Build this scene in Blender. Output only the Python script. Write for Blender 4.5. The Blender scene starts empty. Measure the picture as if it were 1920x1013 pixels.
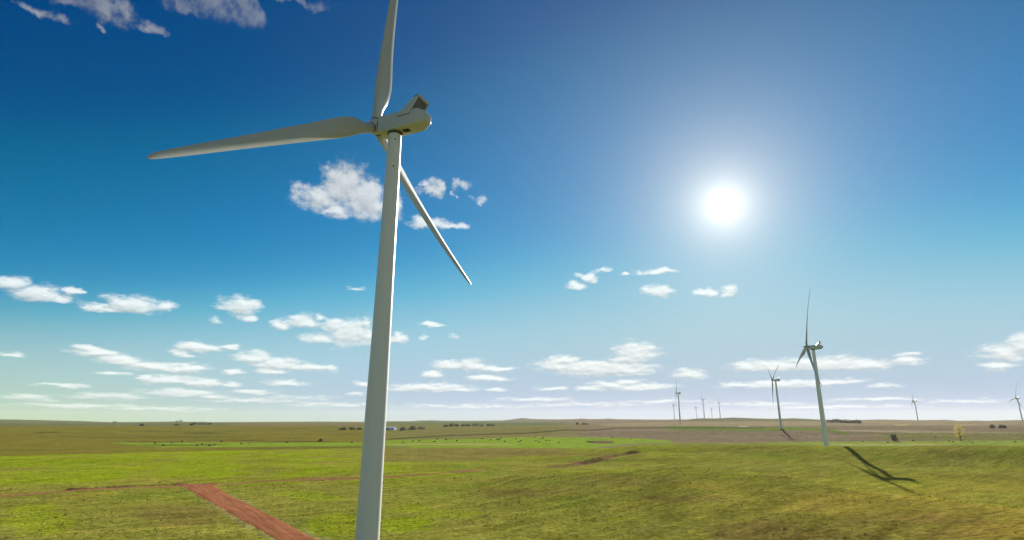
import bpy, bmesh, math, random
import numpy as np
from mathutils import Vector, Matrix, Euler

scene = bpy.context.scene
COL = scene.collection
R = math.radians
rnd = random.Random(7)

# ----------------------------------------------------------------- camera
CZ = 22.7                                    # camera height above the near tower's foot
F, CX, CY = 1030.0, 983.0, 506.5             # measured from the photograph (1920 px wide)
PITCH = math.atan((788.5 - 506.5) / F)
cam = bpy.data.cameras.new('camera')
cam.sensor_width = 36.0
cam.lens = F / 1920 * 36.0
cam.shift_x = -(CX - 960) / 1920
cam.clip_start = 0.5
cam.clip_end = 60000
camo = bpy.data.objects.new('camera', cam)
COL.objects.link(camo)
camo.location = (0, 0, CZ)
camo.rotation_euler = (math.pi / 2 + PITCH, 0, 0)
scene.camera = camo

# ------------------------------------------------------------ sun and sky
SUN_AZ, SUN_EL = R(21.26), R(20.67)          # azimuth from +Y towards +X
SUN_DIR = Vector((math.sin(SUN_AZ) * math.cos(SUN_EL), math.cos(SUN_AZ) * math.cos(SUN_EL), math.sin(SUN_EL)))
sun = bpy.data.lights.new('sun', 'SUN')
sun.energy = 5.0
sun.angle = R(0.55)
sun.color = (1.0, 0.93, 0.82)
suno = bpy.data.objects.new('sun', sun)
COL.objects.link(suno)
suno.rotation_euler = SUN_DIR.to_track_quat('Z', 'Y').to_euler()
suno.location = (0, 0, 300)

EXPOSURE = 1.3
SKY_STRENGTH = 0.1
scene.view_settings.view_transform = 'Standard'
scene.view_settings.look = 'None'
scene.view_settings.exposure = EXPOSURE
scene.view_settings.gamma = 1.0
scene.view_settings.use_curve_mapping = False
scene.render.engine = 'CYCLES'
cy = scene.cycles
cy.max_bounces = 6
cy.diffuse_bounces = 3
cy.glossy_bounces = 2
cy.transmission_bounces = 2
cy.volume_bounces = 1
cy.transparent_max_bounces = 8
cy.use_denoising = True
cy.sample_clamp_indirect = 4.0


def unproj(u, v):
    """direction of a pixel of the 1920-wide photograph"""
    x, y = (u - CX) / F, (CY - v) / F
    return np.array([x, math.cos(PITCH) - y * math.sin(PITCH), math.sin(PITCH) + y * math.cos(PITCH)])


# clouds: centre, half width, half height (pixels of the photograph), faintness
CLOUDS = [
    (205, -4, 75, 34, .45), (140, 0, 60, 22, .6), (195, 50, 20, 9, .62), (288, 58, 32, 13, .6), (225, 20, 26, 16, .42),
    (400, 2, 70, 26, .52), (470, 10, 34, 26, .52), (345, 2, 40, 20, .58), (560, 0, 60, 12, .62), (80, 20, 60, 14, .66),
    (598, 362, 46, 27, 0), (655, 340, 50, 40, 0), (692, 362, 42, 36, 0), (645, 392, 36, 20, .25), (738, 375, 16, 26, .4),
    (811, 350, 22, 19, .3), (792, 344, 14, 7, .5), (868, 347, 18, 13, .66), (899, 374, 12, 11, .64), (860, 362, 10, 6, .55),
    (812, 417, 44, 14, .15), (842, 421, 32, 10, .25), (785, 421, 22, 11, .35),
    (18, 528, 38, 16, 0), (70, 546, 50, 19, 0), (112, 557, 30, 12, .25), (132, 543, 19, 10, .1),
    (250, 568, 62, 18, 0), (195, 576, 46, 8, .1), (312, 571, 32, 11, .1),
    (452, 570, 36, 19, .05), (460, 592, 24, 6, .4), (405, 600, 16, 8, .62),
    (525, 608, 22, 11, .05), (572, 601, 34, 17, 0), (600, 593, 14, 9, .3), (630, 609, 26, 16, 0), (660, 616, 40, 27, 0),
    (694, 628, 28, 19, 0), (597, 633, 34, 10, 0), (746, 632, 20, 11, .1), (682, 601, 9, 6, .4),
    (670, 541, 18, 5, .5), (811, 608, 20, 7, .25), (850, 629, 13, 5, .52), (800, 631, 12, 6, .52),
    (28, 664, 30, 6, .4), (178, 660, 50, 10, 0), (226, 673, 56, 11, 0), (288, 685, 58, 11, 0), (345, 688, 55, 10, 0),
    (158, 652, 30, 7, .1), (370, 650, 42, 12, .05), (340, 660, 26, 10, .45), (432, 648, 26, 6, .4),
    (476, 668, 40, 13, 0), (520, 680, 46, 13, 0), (582, 688, 50, 10, 0), (625, 690, 14, 7, .4),
    (318, 710, 55, 11, 0), (372, 716, 46, 9, .05), (268, 708, 16, 6, .2), (432, 720, 24, 6, .3),
    (505, 694, 32, 7, .2), (435, 697, 22, 6, .3), (540, 717, 40, 8, .05),
    (345, 735, 84, 8, .25), (400, 742, 34, 6, .3), (215, 700, 40, 5, .55), (200, 742, 90, 9, .58), (60, 745, 55, 9, .58),
    (848, 684, 42, 11, 0), (886, 682, 30, 14, 0), (922, 690, 30, 9, .05), (952, 690, 18, 6, .2), (810, 701, 21, 8, .05),
    (916, 709, 36, 7, .05), (800, 725, 85, 10, .05), (862, 729, 36, 7, .1), (932, 729, 22, 5, .3), (690, 720, 32, 6, .4),
    (665, 738, 22, 5, .5), (560, 745, 90, 6, .6),
    (1104, 518, 17, 9, .05), (1076, 536, 24, 9, .05), (1131, 507, 16, 7, .62), (1167, 512, 11, 5, .35),
    (1232, 507, 36, 9, .05), (1232, 546, 31, 13, 0), (1320, 547, 19, 9, .15), (1365, 546, 17, 12, .05),
    (1192, 656, 42, 20, 0), (1180, 672, 38, 12, 0), (1045, 682, 44, 14, 0), (1105, 688, 72, 17, 0), (1172, 690, 56, 14, 0),
    (1060, 672, 30, 10, .1), (1290, 700, 33, 11, .05), (1152, 720, 50, 7, .1), (1108, 727, 32, 6, .1), (1205, 725, 62, 8, .1),
    (1175, 715, 30, 5, .2), (1035, 728, 32, 5, .4), (1450, 684, 80, 13, 0), (1540, 681, 100, 15, 0), (1622, 682, 58, 13, 0),
    (1702, 676, 34, 9, .05), (1402, 685, 32, 10, .05), (1450, 720, 92, 8, .05), (1545, 716, 72, 7, .05), (1380, 722, 32, 6, .2),
    (1885, 657, 50, 19, 0), (1870, 685, 36, 9, .1), (1922, 640, 34, 24, 0), (1640, 748, 84, 5, .4), (1660, 722, 42, 5, .5),
    (1250, 751, 100, 6, .58), (1100, 757, 150, 7, .62), (1420, 757, 120, 6, .62), (1700, 664, 26, 4, .5),
    (480, 750, 120, 7, .5), (150, 760, 140, 6, .56), (300, 766, 160, 5, .6), (620, 758, 100, 6, .56), (880, 761, 140, 6, .58), (1000, 748, 80, 5, .52),
    (120, 722, 60, 5, .5), (480, 735, 44, 5, .4), (1560, 762, 160, 5, .58), (1810, 752, 90, 5, .58),
]


def N(nt, kind, **kw):
    n = nt.nodes.new(kind)
    for k, v in kw.items():
        if k == 'ins':
            for i, x in v.items():
                if isinstance(x, bpy.types.NodeSocket):
                    nt.links.new(x, n.inputs[i])
                else:
                    n.inputs[i].default_value = x
        else:
            setattr(n, k, v)
    return n


def M(nt, op, a, b=0.0, c=0.0, clamp=False):
    return N(nt, 'ShaderNodeMath', operation=op, use_clamp=clamp, ins={0: a, 1: b, 2: c}).outputs[0]


def V(nt, op, a, b=(0, 0, 0), c=(0, 0, 0)):
    n = N(nt, 'ShaderNodeVectorMath', operation=op, ins={0: a, 1: b, 2: c})
    return n.outputs['Value'] if op in ('LENGTH', 'DOT_PRODUCT') else n.outputs['Vector']


def cloud_group():
    """density of the cumulus field for a point (azimuth, elevation, 0)"""
    g = bpy.data.node_groups.new('cloud_field', 'ShaderNodeTree')
    g.interface.new_socket('Point', in_out='INPUT', socket_type='NodeSocketVector')
    g.interface.new_socket('Density', in_out='OUTPUT', socket_type='NodeSocketFloat')
    gi = g.nodes.new('NodeGroupInput')
    go = g.nodes.new('NodeGroupOutput')
    p = gi.outputs[0]
    s = N(g, 'ShaderNodeSeparateXYZ', ins={0: p})
    a, e = s.outputs[0], s.outputs[1]
    le = M(g, 'LOGARITHM', M(g, 'MAXIMUM', M(g, 'ADD', e, 0.07), 0.01), math.e)
    q = N(g, 'ShaderNodeCombineXYZ', ins={0: M(g, 'MULTIPLY', a, 9.0), 1: M(g, 'MULTIPLY', le, 5.0), 2: 1.7}).outputs[0]
    warp = N(g, 'ShaderNodeTexNoise', noise_dimensions='3D', ins={'Vector': q, 'Scale': 2.6, 'Detail': 5.0, 'Roughness': 0.6})
    w = V(g, 'SUBTRACT', warp.outputs['Color'], (0.5, 0.5, 0.5))
    amp = M(g, 'MULTIPLY_ADD', e, 0.10, 0.014)
    ampv = N(g, 'ShaderNodeCombineXYZ', ins={0: M(g, 'MULTIPLY', amp, 1.7), 1: M(g, 'MULTIPLY', amp, 0.8), 2: 0.0}).outputs[0]
    pw = V(g, 'MULTIPLY_ADD', w, ampv, p)
    acc = None
    for (u, v, hw, hh, z0) in CLOUDS:
        d = unproj(u, v)
        az, el = math.atan2(d[0], d[1]), math.atan2(d[2], math.hypot(d[0], d[1]))
        d1, d2 = unproj(u - hw, v), unproj(u + hw, v)
        wa = abs(math.atan2(d2[0], d2[1]) - math.atan2(d1[0], d1[1])) / 2 * 1.12
        d1, d2 = unproj(u, v - hh), unproj(u, v + hh)
        we = abs(math.atan2(d1[2], math.hypot(d1[0], d1[1])) - math.atan2(d2[2], math.hypot(d2[0], d2[1]))) / 2 * 1.15
        n = V(g, 'MULTIPLY_ADD', pw, (1 / wa, 1 / we, 0), (-az / wa, -el / we + 0.25, z0))
        m = V(g, 'MAXIMUM', n, V(g, 'MULTIPLY', n, (-1, -1.5 if hh < 24 else -1.0, 1)))
        L = V(g, 'LENGTH', m)
        acc = L if acc is None else M(g, 'SMOOTH_MIN', acc, L, 0.12)
    fine = N(g, 'ShaderNodeTexNoise', noise_dimensions='3D', ins={'Vector': q, 'Scale': 5.0, 'Detail': 9.0, 'Roughness': 0.66})
    f = M(g, 'MULTIPLY_ADD', M(g, 'SUBTRACT', fine.outputs['Fac'], 0.5), 1.5, 0.0)
    tot = M(g, 'ADD', acc, f)
    g.links.new(tot, go.inputs[0])
    return g


world = bpy.data.worlds.new('World')
scene.world = world
world.use_nodes = True
wt = world.node_tree
wt.nodes.clear()
sky = N(wt, 'ShaderNodeTexSky', sky_type='NISHITA', sun_disc=False, sun_elevation=SUN_EL, sun_rotation=SUN_AZ,
        altitude=600.0, air_density=1.0, dust_density=0.0, ozone_density=3.0)
tc = N(wt, 'ShaderNodeTexCoord')
dirv = tc.outputs['Generated']
# contrast of the sky: the response curve of the photograph, applied to the sky texture
DISPLAY = 1.0 / (SKY_STRENGTH * 2 ** EXPOSURE)                           # sky value that shows as 1.0
half = N(wt, 'ShaderNodeVectorMath', operation='SCALE', ins={0: sky.outputs[0], 'Scale': 0.075})
cur = N(wt, 'ShaderNodeRGBCurve', ins={1: half.outputs[0]})
for ch, pts in enumerate([
        [(0, 0), (.145, .000), (.19, .016), (.24, .085), (.31, .24), (.38, .335), (.5, .39), (.77, .42), (1.1, .45), (1.33, .46)],
        [(0, 0), (.185, .072), (.22, .124), (.324, .24), (.537, .55), (.637, .595), (.763, .585), (1.093, .53), (1.33, .50)],
        [(0, 0), (.30, .21), (.37, .265), (.426, .34), (.553, .51), (.826, .715), (.919, .715), (1.33, .62)]]):
    c = cur.mapping.curves[ch]
    while len(c.points) > 2:
        c.points.remove(c.points[1])
    c.points[0].location = pts[0]
    c.points[-1].location = (pts[-1][0] * .75, pts[-1][1])
    for p in pts[1:-1]:
        c.points.new(p[0] * .75, p[1])
cur.mapping.update()
graded = N(wt, 'ShaderNodeVectorMath', operation='SCALE', ins={0: cur.outputs[0], 'Scale': DISPLAY})
sepd = N(wt, 'ShaderNodeSeparateXYZ', ins={0: dirv})
# bright aureole round the sun's disc
cosang = M(wt, 'MINIMUM', V(wt, 'DOT_PRODUCT', dirv, tuple(SUN_DIR)), 1.0)
ang2 = M(wt, 'MULTIPLY', M(wt, 'SUBTRACT', 1.0, cosang), 2.0)           # angle squared
K = DISPLAY


def lobe(deg, amount):
    s2 = R(deg) ** 2
    return M(wt, 'MULTIPLY', M(wt, 'EXPONENT', M(wt, 'MULTIPLY', ang2, -1 / s2)), amount * K)


ang = M(wt, 'ARCCOSINE', cosang)
def rgbmix(f, c0, c1):
    return N(wt, 'ShaderNodeMix', data_type='RGBA', ins={0: f, 6: c0, 7: c1}).outputs[2]


veil = M(wt, 'MULTIPLY', lobe(27.0, 0.21), 1 / K)
w_au = M(wt, 'MINIMUM', M(wt, 'EXPONENT', M(wt, 'MULTIPLY', M(wt, 'MAXIMUM', M(wt, 'SUBTRACT', ang, R(0.8)), 0.0), -1 / R(5.4))), 1.0)
skyc = rgbmix(veil, graded.outputs[0], (.42 * K, .52 * K, .56 * K, 1))
skyc = rgbmix(w_au, skyc, (.84 * K, .92 * K, .955 * K, 1))
disc = M(wt, 'ADD', lobe(1.2, 0.40), lobe(2.7, 0.26))
skyc = V(wt, 'ADD', skyc, N(wt, 'ShaderNodeCombineXYZ', ins={0: disc, 1: disc, 2: disc}).outputs[0])
# the cumulus
az = M(wt, 'ARCTAN2', sepd.outputs[0], sepd.outputs[1])
el = M(wt, 'ARCSINE', sepd.outputs[2])
pt = N(wt, 'ShaderNodeCombineXYZ', ins={0: az, 1: el, 2: 0.0}).outputs[0]
cg = cloud_group()
c1 = N(wt, 'ShaderNodeGroup', node_tree=cg, ins={0: pt}).outputs[0]
offs = N(wt, 'ShaderNodeCombineXYZ', ins={0: 0.003, 1: M(wt, 'MULTIPLY_ADD', el, 0.020, 0.0035), 2: 0.0}).outputs[0]
c2 = N(wt, 'ShaderNodeGroup', node_tree=cg, ins={0: V(wt, 'ADD', pt, offs)}).outputs[0]
alpha = N(wt, 'ShaderNodeMapRange', interpolation_type='SMOOTHSTEP', ins={0: c1, 1: 1.20, 2: 0.40, 3: 0.0, 4: 0.95}).outputs[0]
relief = M(wt, 'SUBTRACT', c2, c1)                                       # positive on the side turned to the light
lit = M(wt, 'MINIMUM', M(wt, 'MAXIMUM', M(wt, 'MULTIPLY_ADD', relief, 0.40, 0.90), 0.64), 1.12)
side = N(wt, 'ShaderNodeMapRange', interpolation_type='SMOOTHSTEP', ins={0: el, 1: 0.28, 2: 0.62, 3: 1.0, 4: 0.44}).outputs[0]     # thinner and greyer overhead
cb = M(wt, 'MULTIPLY', M(wt, 'MULTIPLY', lit, side), 0.78 * K)
cloudc = V(wt, 'ADD', V(wt, 'MULTIPLY', N(wt, 'ShaderNodeCombineXYZ', ins={0: cb, 1: cb, 2: cb}).outputs[0], (0.97, 1.0, 0.97)),
           V(wt, 'MULTIPLY', skyc, (0.20, 0.20, 0.20)))
fade = N(wt, 'ShaderNodeMapRange', ins={0: el, 1: 0.0, 2: 0.07, 3: 0.6, 4: 1.0}).outputs[0]
high = N(wt, 'ShaderNodeMapRange', ins={0: el, 1: .46, 2: .60, 3: 1.0, 4: .55}).outputs[0]
mixc = N(wt, 'ShaderNodeMix', data_type='RGBA', ins={0: M(wt, 'MULTIPLY', M(wt, 'MULTIPLY', alpha, high), fade), 6: skyc, 7: cloudc})
# unseen cumulus added over the rest of the sky as neutral fill light
rest = N(wt, 'ShaderNodeTexNoise', ins={'Vector': V(wt, 'DIVIDE', dirv, N(wt, 'ShaderNodeCombineXYZ', ins={0: M(wt, 'MAXIMUM', sepd.outputs[2], .08), 1: M(wt, 'MAXIMUM', sepd.outputs[2], .08), 2: 1.0}).outputs[0]), 'Scale': 1.1, 'Detail': 4.0})
restf = N(wt, 'ShaderNodeMapRange', interpolation_type='SMOOTHSTEP', ins={0: rest.outputs['Fac'], 1: .50, 2: .62, 3: 0.0, 4: 0.85}).outputs[0]
restc = N(wt, 'ShaderNodeMix', data_type='RGBA', ins={0: M(wt, 'MULTIPLY', restf, M(wt, 'GREATER_THAN', sepd.outputs[2], 0.0)), 6: skyc, 7: (.62 * K, .60 * K, .56 * K, 1)})
bg1 = N(wt, 'ShaderNodeBackground', ins={0: restc.outputs[2], 1: SKY_STRENGTH})
bg2 = N(wt, 'ShaderNodeBackground', ins={0: mixc.outputs[2], 1: SKY_STRENGTH})
ahead = M(wt, 'MULTIPLY', M(wt, 'GREATER_THAN', sepd.outputs[1], 0.35), M(wt, 'GREATER_THAN', sepd.outputs[2], -0.02))
ms = N(wt, 'ShaderNodeMixShader', ins={0: ahead, 1: bg1.outputs[0], 2: bg2.outputs[0]})
wo = N(wt, 'ShaderNodeOutputWorld')
wt.links.new(ms.outputs[0], wo.inputs[0])
world.cycles.sampling_method = 'MANUAL'
world.cycles.sample_map_resolution = 512


# ---------------------------------------------------------------- helpers
def tag(o, label=None, cat=None, group=None, kind=None):
    if label: o['label'] = label
    if cat: o['category'] = cat
    if group: o['group'] = group
    if kind: o['kind'] = kind
    return o


def empty(name, loc, rz=0.0):
    o = bpy.data.objects.new(name, None)
    COL.objects.link(o)
    o.location = loc
    o.rotation_euler = (0, 0, rz)
    o.empty_display_size = 2
    return o


def link(name, me, parent=None, matrix=None):
    o = bpy.data.objects.new(name, me)
    COL.objects.link(o)
    if parent is not None:
        o.parent = parent
    if matrix is not None:
        o.matrix_local = matrix
    return o


def mesh(name, verts, faces, mat, smooth=None):
    me = bpy.data.meshes.new(name)
    me.from_pydata([tuple(v) for v in verts], [], faces)
    me.validate()
    bm = bmesh.new()
    bm.from_mesh(me)
    bmesh.ops.recalc_face_normals(bm, faces=bm.faces)
    bm.to_mesh(me)
    bm.free()
    for m in (mat if isinstance(mat, (list, tuple)) else [mat]):
        me.materials.append(m)
    if smooth is not None:
        me.polygons.foreach_set('use_smooth', [True] * len(me.polygons))
        me.set_sharp_from_angle(angle=R(smooth))
    me.update()
    return me


class MB:
    """collects shapes that make up ONE mesh"""
    def __init__(self):
        self.v, self.f = [], []

    def add(self, verts, faces):
        k = len(self.v)
        self.v += [tuple(p) for p in verts]
        self.f += [tuple(i + k for i in f) for f in faces]
        return self

    def loft(self, rings, cap=True, closed=True):
        n = len(rings[0])
        vs = [p for r in rings for p in r]
        fs = []
        for i in range(len(rings) - 1):
            for j in range(n if closed else n - 1):
                k = (j + 1) % n
                fs.append((i * n + j, i * n + k, (i + 1) * n + k, (i + 1) * n + j))
        if cap:
            fs.append(tuple(range(n))[::-1])
            fs.append(tuple((len(rings) - 1) * n + j for j in range(n)))
        return self.add(vs, fs)

    def box(self, c, s, m=None):
        x, y, z = (k / 2 for k in s)
        vs = [Vector((i * x, j * y, k * z)) for i in (-1, 1) for j in (-1, 1) for k in (-1, 1)]
        if m is not None:
            vs = [m @ p for p in vs]
        vs = [p + Vector(c) for p in vs]
        return self.add(vs, [(0, 1, 3, 2), (4, 6, 7, 5), (0, 4, 5, 1), (2, 3, 7, 6), (0, 2, 6, 4), (1, 5, 7, 3)])

    def tube(self, pts, rads, n=8, cap=True):
        rings = []
        for i, p in enumerate(pts):
            p = Vector(p)
            d = Vector(pts[min(i + 1, len(pts) - 1)]) - Vector(pts[max(i - 1, 0)])
            d.normalize()
            a = d.orthogonal().normalized() if abs(d.z) < 0.99 else Vector((1, 0, 0))
            if rings:
                a = (last - d * last.dot(d)).normalized()
            last = a
            b = d.cross(a)
            r = rads[i] if isinstance(rads, (list, tuple)) else rads
            rings.append([p + (a * math.cos(t) + b * math.sin(t)) * r for t in [2 * math.pi * k / n for k in range(n)]])
        return self.loft(rings, cap)

    def build(self, name, mat, smooth=None):
        return mesh(name, self.v, self.f, mat, smooth)


def material(name, color, rough=0.6, spec=0.3, noise=None, bump=None, metal=0.0):
    """noise: (scale, amount) brightness mottling; bump: (scale, distance)"""
    m = bpy.data.materials.new(name)
    m.use_nodes = True
    t = m.node_tree
    b = t.nodes['Principled BSDF']
    b.inputs['Roughness'].default_value = rough
    b.inputs['Specular IOR Level'].default_value = spec
    b.inputs['Metallic'].default_value = metal
    b.inputs['Base Color'].default_value = (*color, 1)
    c = N(t, 'ShaderNodeTexCoord')
    if noise:
        n = N(t, 'ShaderNodeTexNoise', ins={'Vector': c.outputs['Object'], 'Scale': noise[0], 'Detail': 5.0, 'Roughness': 0.6})
        f = N(t, 'ShaderNodeMapRange', ins={0: n.outputs['Fac'], 1: 0.3, 2: 0.7, 3: 1 - noise[1], 4: 1 + noise[1]}).outputs[0]
        k = V(t, 'SCALE', (*color,))
        k.node.inputs['Scale'].default_value = 1.0
        t.links.new(f, k.node.inputs['Scale'])
        t.links.new(k, b.inputs['Base Color'])
    if bump:
        n = N(t, 'ShaderNodeTexNoise', ins={'Vector': c.outputs['Object'], 'Scale': bump[0], 'Detail': 6.0})
        bn = N(t, 'ShaderNodeBump', ins={'Strength': 1.0, 'Distance': bump[1], 'Height': n.outputs['Fac']})
        t.links.new(bn.outputs[0], b.inputs['Normal'])
    return m


# ---------------------------------------------------------------- terrain
def hash2(ix, iy, seed):
    h = (ix.astype(np.int64) * 374761393 + iy.astype(np.int64) * 668265263 + seed * 974634777) & 0xFFFFFFFF
    h = ((h ^ (h >> 13)) * 1274126177) & 0xFFFFFFFF
    h = (h ^ (h >> 16)) & 0xFFFFFFFF
    return h / 4294967295.0 * 2 * math.pi


def perlin(x, y, seed=0):
    x0, y0 = np.floor(x), np.floor(y)
    fx, fy = x - x0, y - y0
    u, v = fx * fx * fx * (fx * (fx * 6 - 15) + 10), fy * fy * fy * (fy * (fy * 6 - 15) + 10)

    def gr(dx, dy):
        t = hash2(x0 + dx, y0 + dy, seed)
        return np.cos(t) * (fx - dx) + np.sin(t) * (fy - dy)
    return ((gr(0, 0) * (1 - u) + gr(1, 0) * u) * (1 - v) + (gr(0, 1) * (1 - u) + gr(1, 1) * u) * v) * 1.5


def fbm(x, y, seed=0, octv=4, gain=0.5):
    s, a, t = 0, 1.0, 0
    for i in range(octv):
        s = s + a * perlin(x * 2 ** i + 17.3 * i, y * 2 ** i - 9.1 * i, seed + i)
        t += a
        a *= gain
    return s / t


def sstep(a, b, x):
    t = np.clip((x - a) / (b - a), 0, 1)
    return t * t * (3 - 2 * t)


CT, ST = math.cos(PITCH), math.sin(PITCH)


def project(x, y, zc):
    """photograph pixel of a point (zc: height relative to the camera)"""
    f = y * CT + zc * ST
    f = np.where(f > 1, f, 1)
    return CX + F * x / f, CY - F * (-y * ST + zc * CT) / f


def z_for(Y, v):
    k = (v - CY) / F
    return Y * (ST - k * CT) / (CT + k * ST)


SKYLINE = [(-400, 788), (-100, 787), (0, 786.5), (60, 787.5), (150, 789.5), (210, 792), (300, 791), (330, 790.5), (400, 792),
           (470, 791.5), (600, 790.5), (680, 791), (730, 790), (775, 789.8), (785, 788.6), (812, 788.2), (830, 789), (900, 789),
           (945, 788.3), (965, 786), (975, 784.4), (985, 784.2), (995, 785.6), (1010, 786.2), (1050, 786.6), (1080, 786), (1092, 784.8),
           (1104, 786), (1130, 785.9), (1142, 784.8), (1156, 786.2), (1220, 786.9), (1290, 786.7), (1308, 784.8), (1320, 784.6),
           (1340, 785), (1375, 782.8), (1400, 783.8), (1450, 785.2), (1488, 784.4), (1505, 785), (1530, 786.5), (1560, 787.6),
           (1600, 787.6), (1650, 786.4), (1720, 787.4), (1760, 786), (1775, 785), (1795, 787.3), (1815, 786.9), (1828, 786.2),
           (1850, 787.4), (1880, 786.3), (1905, 785.4), (2000, 786), (2400, 786)]
SKX, SKV = np.array(SKYLINE).T
RIDGE_D = ([-400, 700, 900, 1150, 1250, 1420, 1700, 1800, 2400], [5600, 5400, 5000, 3900, 3050, 3000, 2800, 2560, 2500])
P_R = [0, 60, 102, 150, 220, 300, 385, 428, 455, 520, 600, 680, 750, 850, 950, 1050, 1300, 1560, 1800, 2200, 2500, 3000, 4000, 6000, 9000, 14000, 60000]
P_Z = [-23.2, -23, -22.7, -22.6, -23.6, -25.4, -22.4, -20.6, -21.0, -24.7, -24.6, -24.6, -24.4, -22.8, -18.6, -14.2, -13, -12.9, -10.6, -7.5, -5, -4.5, -6, -9, -25, -60, -400]
L_R = [0, 60, 102, 150, 220, 300, 390, 470, 500, 560, 640, 700, 850, 1050, 1300, 1560, 1800, 2500, 4000, 6000, 9000, 14000, 60000]
L_Z = [-23.2, -23, -22.7, -22.8, -23.2, -23.2, -22.6, -21.6, -21.5, -21.7, -21.2, -20.6, -19, -17.6, -16, -14.8, -14, -12.5, -12.5, -16, -28, -60, -400]
PINS = []            # (x, y, zc, sigma): ground level at the feet of the turbines


def smooth_interp(r, X, Y):
    lr = np.log(np.maximum(r, 1) + 40)
    X = np.log(np.array(X) + 40.0)
    out = 0
    for d in (-0.03, -0.015, 0, 0.015, 0.03):
        out = out + np.interp(lr + d, X, Y)
    return out / 5


def gauss(x, y, cx, cy, sx, sy, rot=0.0):
    c, s = math.cos(rot), math.sin(rot)
    dx, dy = x - cx, y - cy
    a, b = dx * c + dy * s, -dx * s + dy * c
    return np.exp(-(a / sx) ** 2 / 2 - (b / sy) ** 2 / 2)


def seg_dist(x, y, pts):
    best = None
    for (ax, ay), (bx, by) in zip(pts[:-1], pts[1:]):
        dx, dy = bx - ax, by - ay
        t = np.clip(((x - ax) * dx + (y - ay) * dy) / (dx * dx + dy * dy), 0, 1)
        d = np.hypot(x - ax - t * dx, y - ay - t * dy)
        best = d if best is None else np.minimum(best, d)
    return best


KNOLL = [(700, 895, 228), (860, 893, 222), (980, 890, 215), (1100, 886, 210), (1190, 879, 207), (1280, 875.5, 202), (1400, 885, 190), (1500, 901, 180), (1597, 919, 170), (1750, 938, 152), (1920, 957, 136), (2150, 985, 118), (3000, 1010, 110)]
KN_U, KN_V, KN_R = np.array(KNOLL, float).T
TRENCHES = []        # (points, half width, depth): filled in below
def ground_zc(x, y):
    """height of the ground relative to the camera"""
    x, y = np.asarray(x, float), np.asarray(y, float)
    r = np.hypot(x, y)
    th = np.arctan2(x, np.maximum(y, 1e-6))
    th = np.where(y > 0, th, np.where(x > 0, 1.4, -1.4))
    u = CX + F * np.tan(np.clip(th, -1.2, 1.2)) / CT
    k = sstep(-0.12, 0.12, th)
    base = smooth_interp(r, P_R, P_Z) * k + smooth_interp(r, L_R, L_Z) * (1 - k)
    # rolling relief of the fields
    amp = sstep(40, 130, r) * (1 - 0.75 * sstep(380, 470, r)) + 0.8 * sstep(650, 1000, r)
    base = base + amp * ((1.0 + 1.1 * sstep(215, 260, r)) * fbm(x / 120 + 3.1, y / 70, 11, 3) + 0.35 * fbm(x / 30, y / 30, 5, 3))
    far = sstep(900, 2000, r)
    base = base + far * 2.2 * fbm(x / 420, y / 420, 21, 4)
    # knoll in the right foreground and the hollow behind it
    rc = np.interp(u, KN_U, KN_R)
    zk = z_for(rc * np.cos(th), np.interp(u, KN_U, KN_V))
    dr = r - rc
    on = sstep(860, 1000, u) * (1 - sstep(2300, 2800, u)) * (y > 0)
    nearw = 1 - sstep(0, 118, -dr)
    hollow = np.where(u > 1000, -26.4, -23.6) * sstep(1000, 1350, u) + -23.6 * (1 - sstep(1000, 1350, u))
    farz = zk + (hollow - zk) * sstep(0, 42, dr)
    farz = farz + (base - farz) * sstep(70, 150, dr)
    base = base + on * np.where(dr < 0, (zk - base) * nearw, farz - base)
    base = base + 1.3 * gauss(x, y, 100, 350, 60, 16, -0.2)
    base = base + 0.9 * gauss(x, y, 30, 300, 50, 14, -0.1)
    base = base + 1.2 * gauss(x, y, -230, 330, 80, 22, 0.2)
    base = base + 1.0 * gauss(x, y, -110, 290, 70, 18, 0.1)
    # crest of the ridge where the second turbine stands
    on2 = sstep(1080, 1220, u) * (y > 0)
    bell = np.exp(-((r - 428) / np.where(r < 428, 40.0, 28.0)) ** 2) * on2
    base = base * (1 - bell) + bell * (z_for(428 * np.cos(th), np.interp(u, [1100, 1280, 1420, 1547, 1610, 1750, 1920], [834.5, 834, 834, 836.5, 838, 835, 836])) + .25 * fbm(x / 40, y / 40, 77, 2))
    # hummocks of the turf
    base = base + sstep(60, 90, r) * (1 - sstep(260, 380, r)) * (.10 * fbm(x / 3.4, y / 3.4, 91, 2) + .16 * fbm(x / 9, y / 9, 93, 2))
    # skyline
    rr = np.interp(u, *RIDGE_D)
    zr = z_for(rr * np.cos(th), np.interp(u, SKX, SKV))
    b0 = np.where(k > 0.5, np.interp(rr, P_R, P_Z), np.interp(rr, L_R, L_Z))
    w = np.where(r < rr, 0.2 * rr, 0.16 * rr)
    bell = np.exp(-((r - rr) / w) ** 2)
    base = base * (1 - bell) + bell * zr
    for (px, py, pz, sg, p0) in PINS:
        base = base + (pz - p0) * np.exp(-((x - px) ** 2 + (y - py) ** 2) / (2 * sg * sg))
    for pts, hw, dep in TRENCHES:
        xs, ys = [p[0] for p in pts], [p[1] for p in pts]
        near = (x > min(xs) - 20) & (x < max(xs) + 20) & (y > min(ys) - 20) & (y < max(ys) + 20)
        if np.any(near):
            d = seg_dist(x, y, pts)
            base = base - np.where(near, dep * (1 - sstep(hw * 0.5, hw, d)), 0)
    return base


RS = np.concatenate([np.arange(40, 300, 0.5), 300 * 1.002 ** np.arange(0, 1750)])


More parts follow.
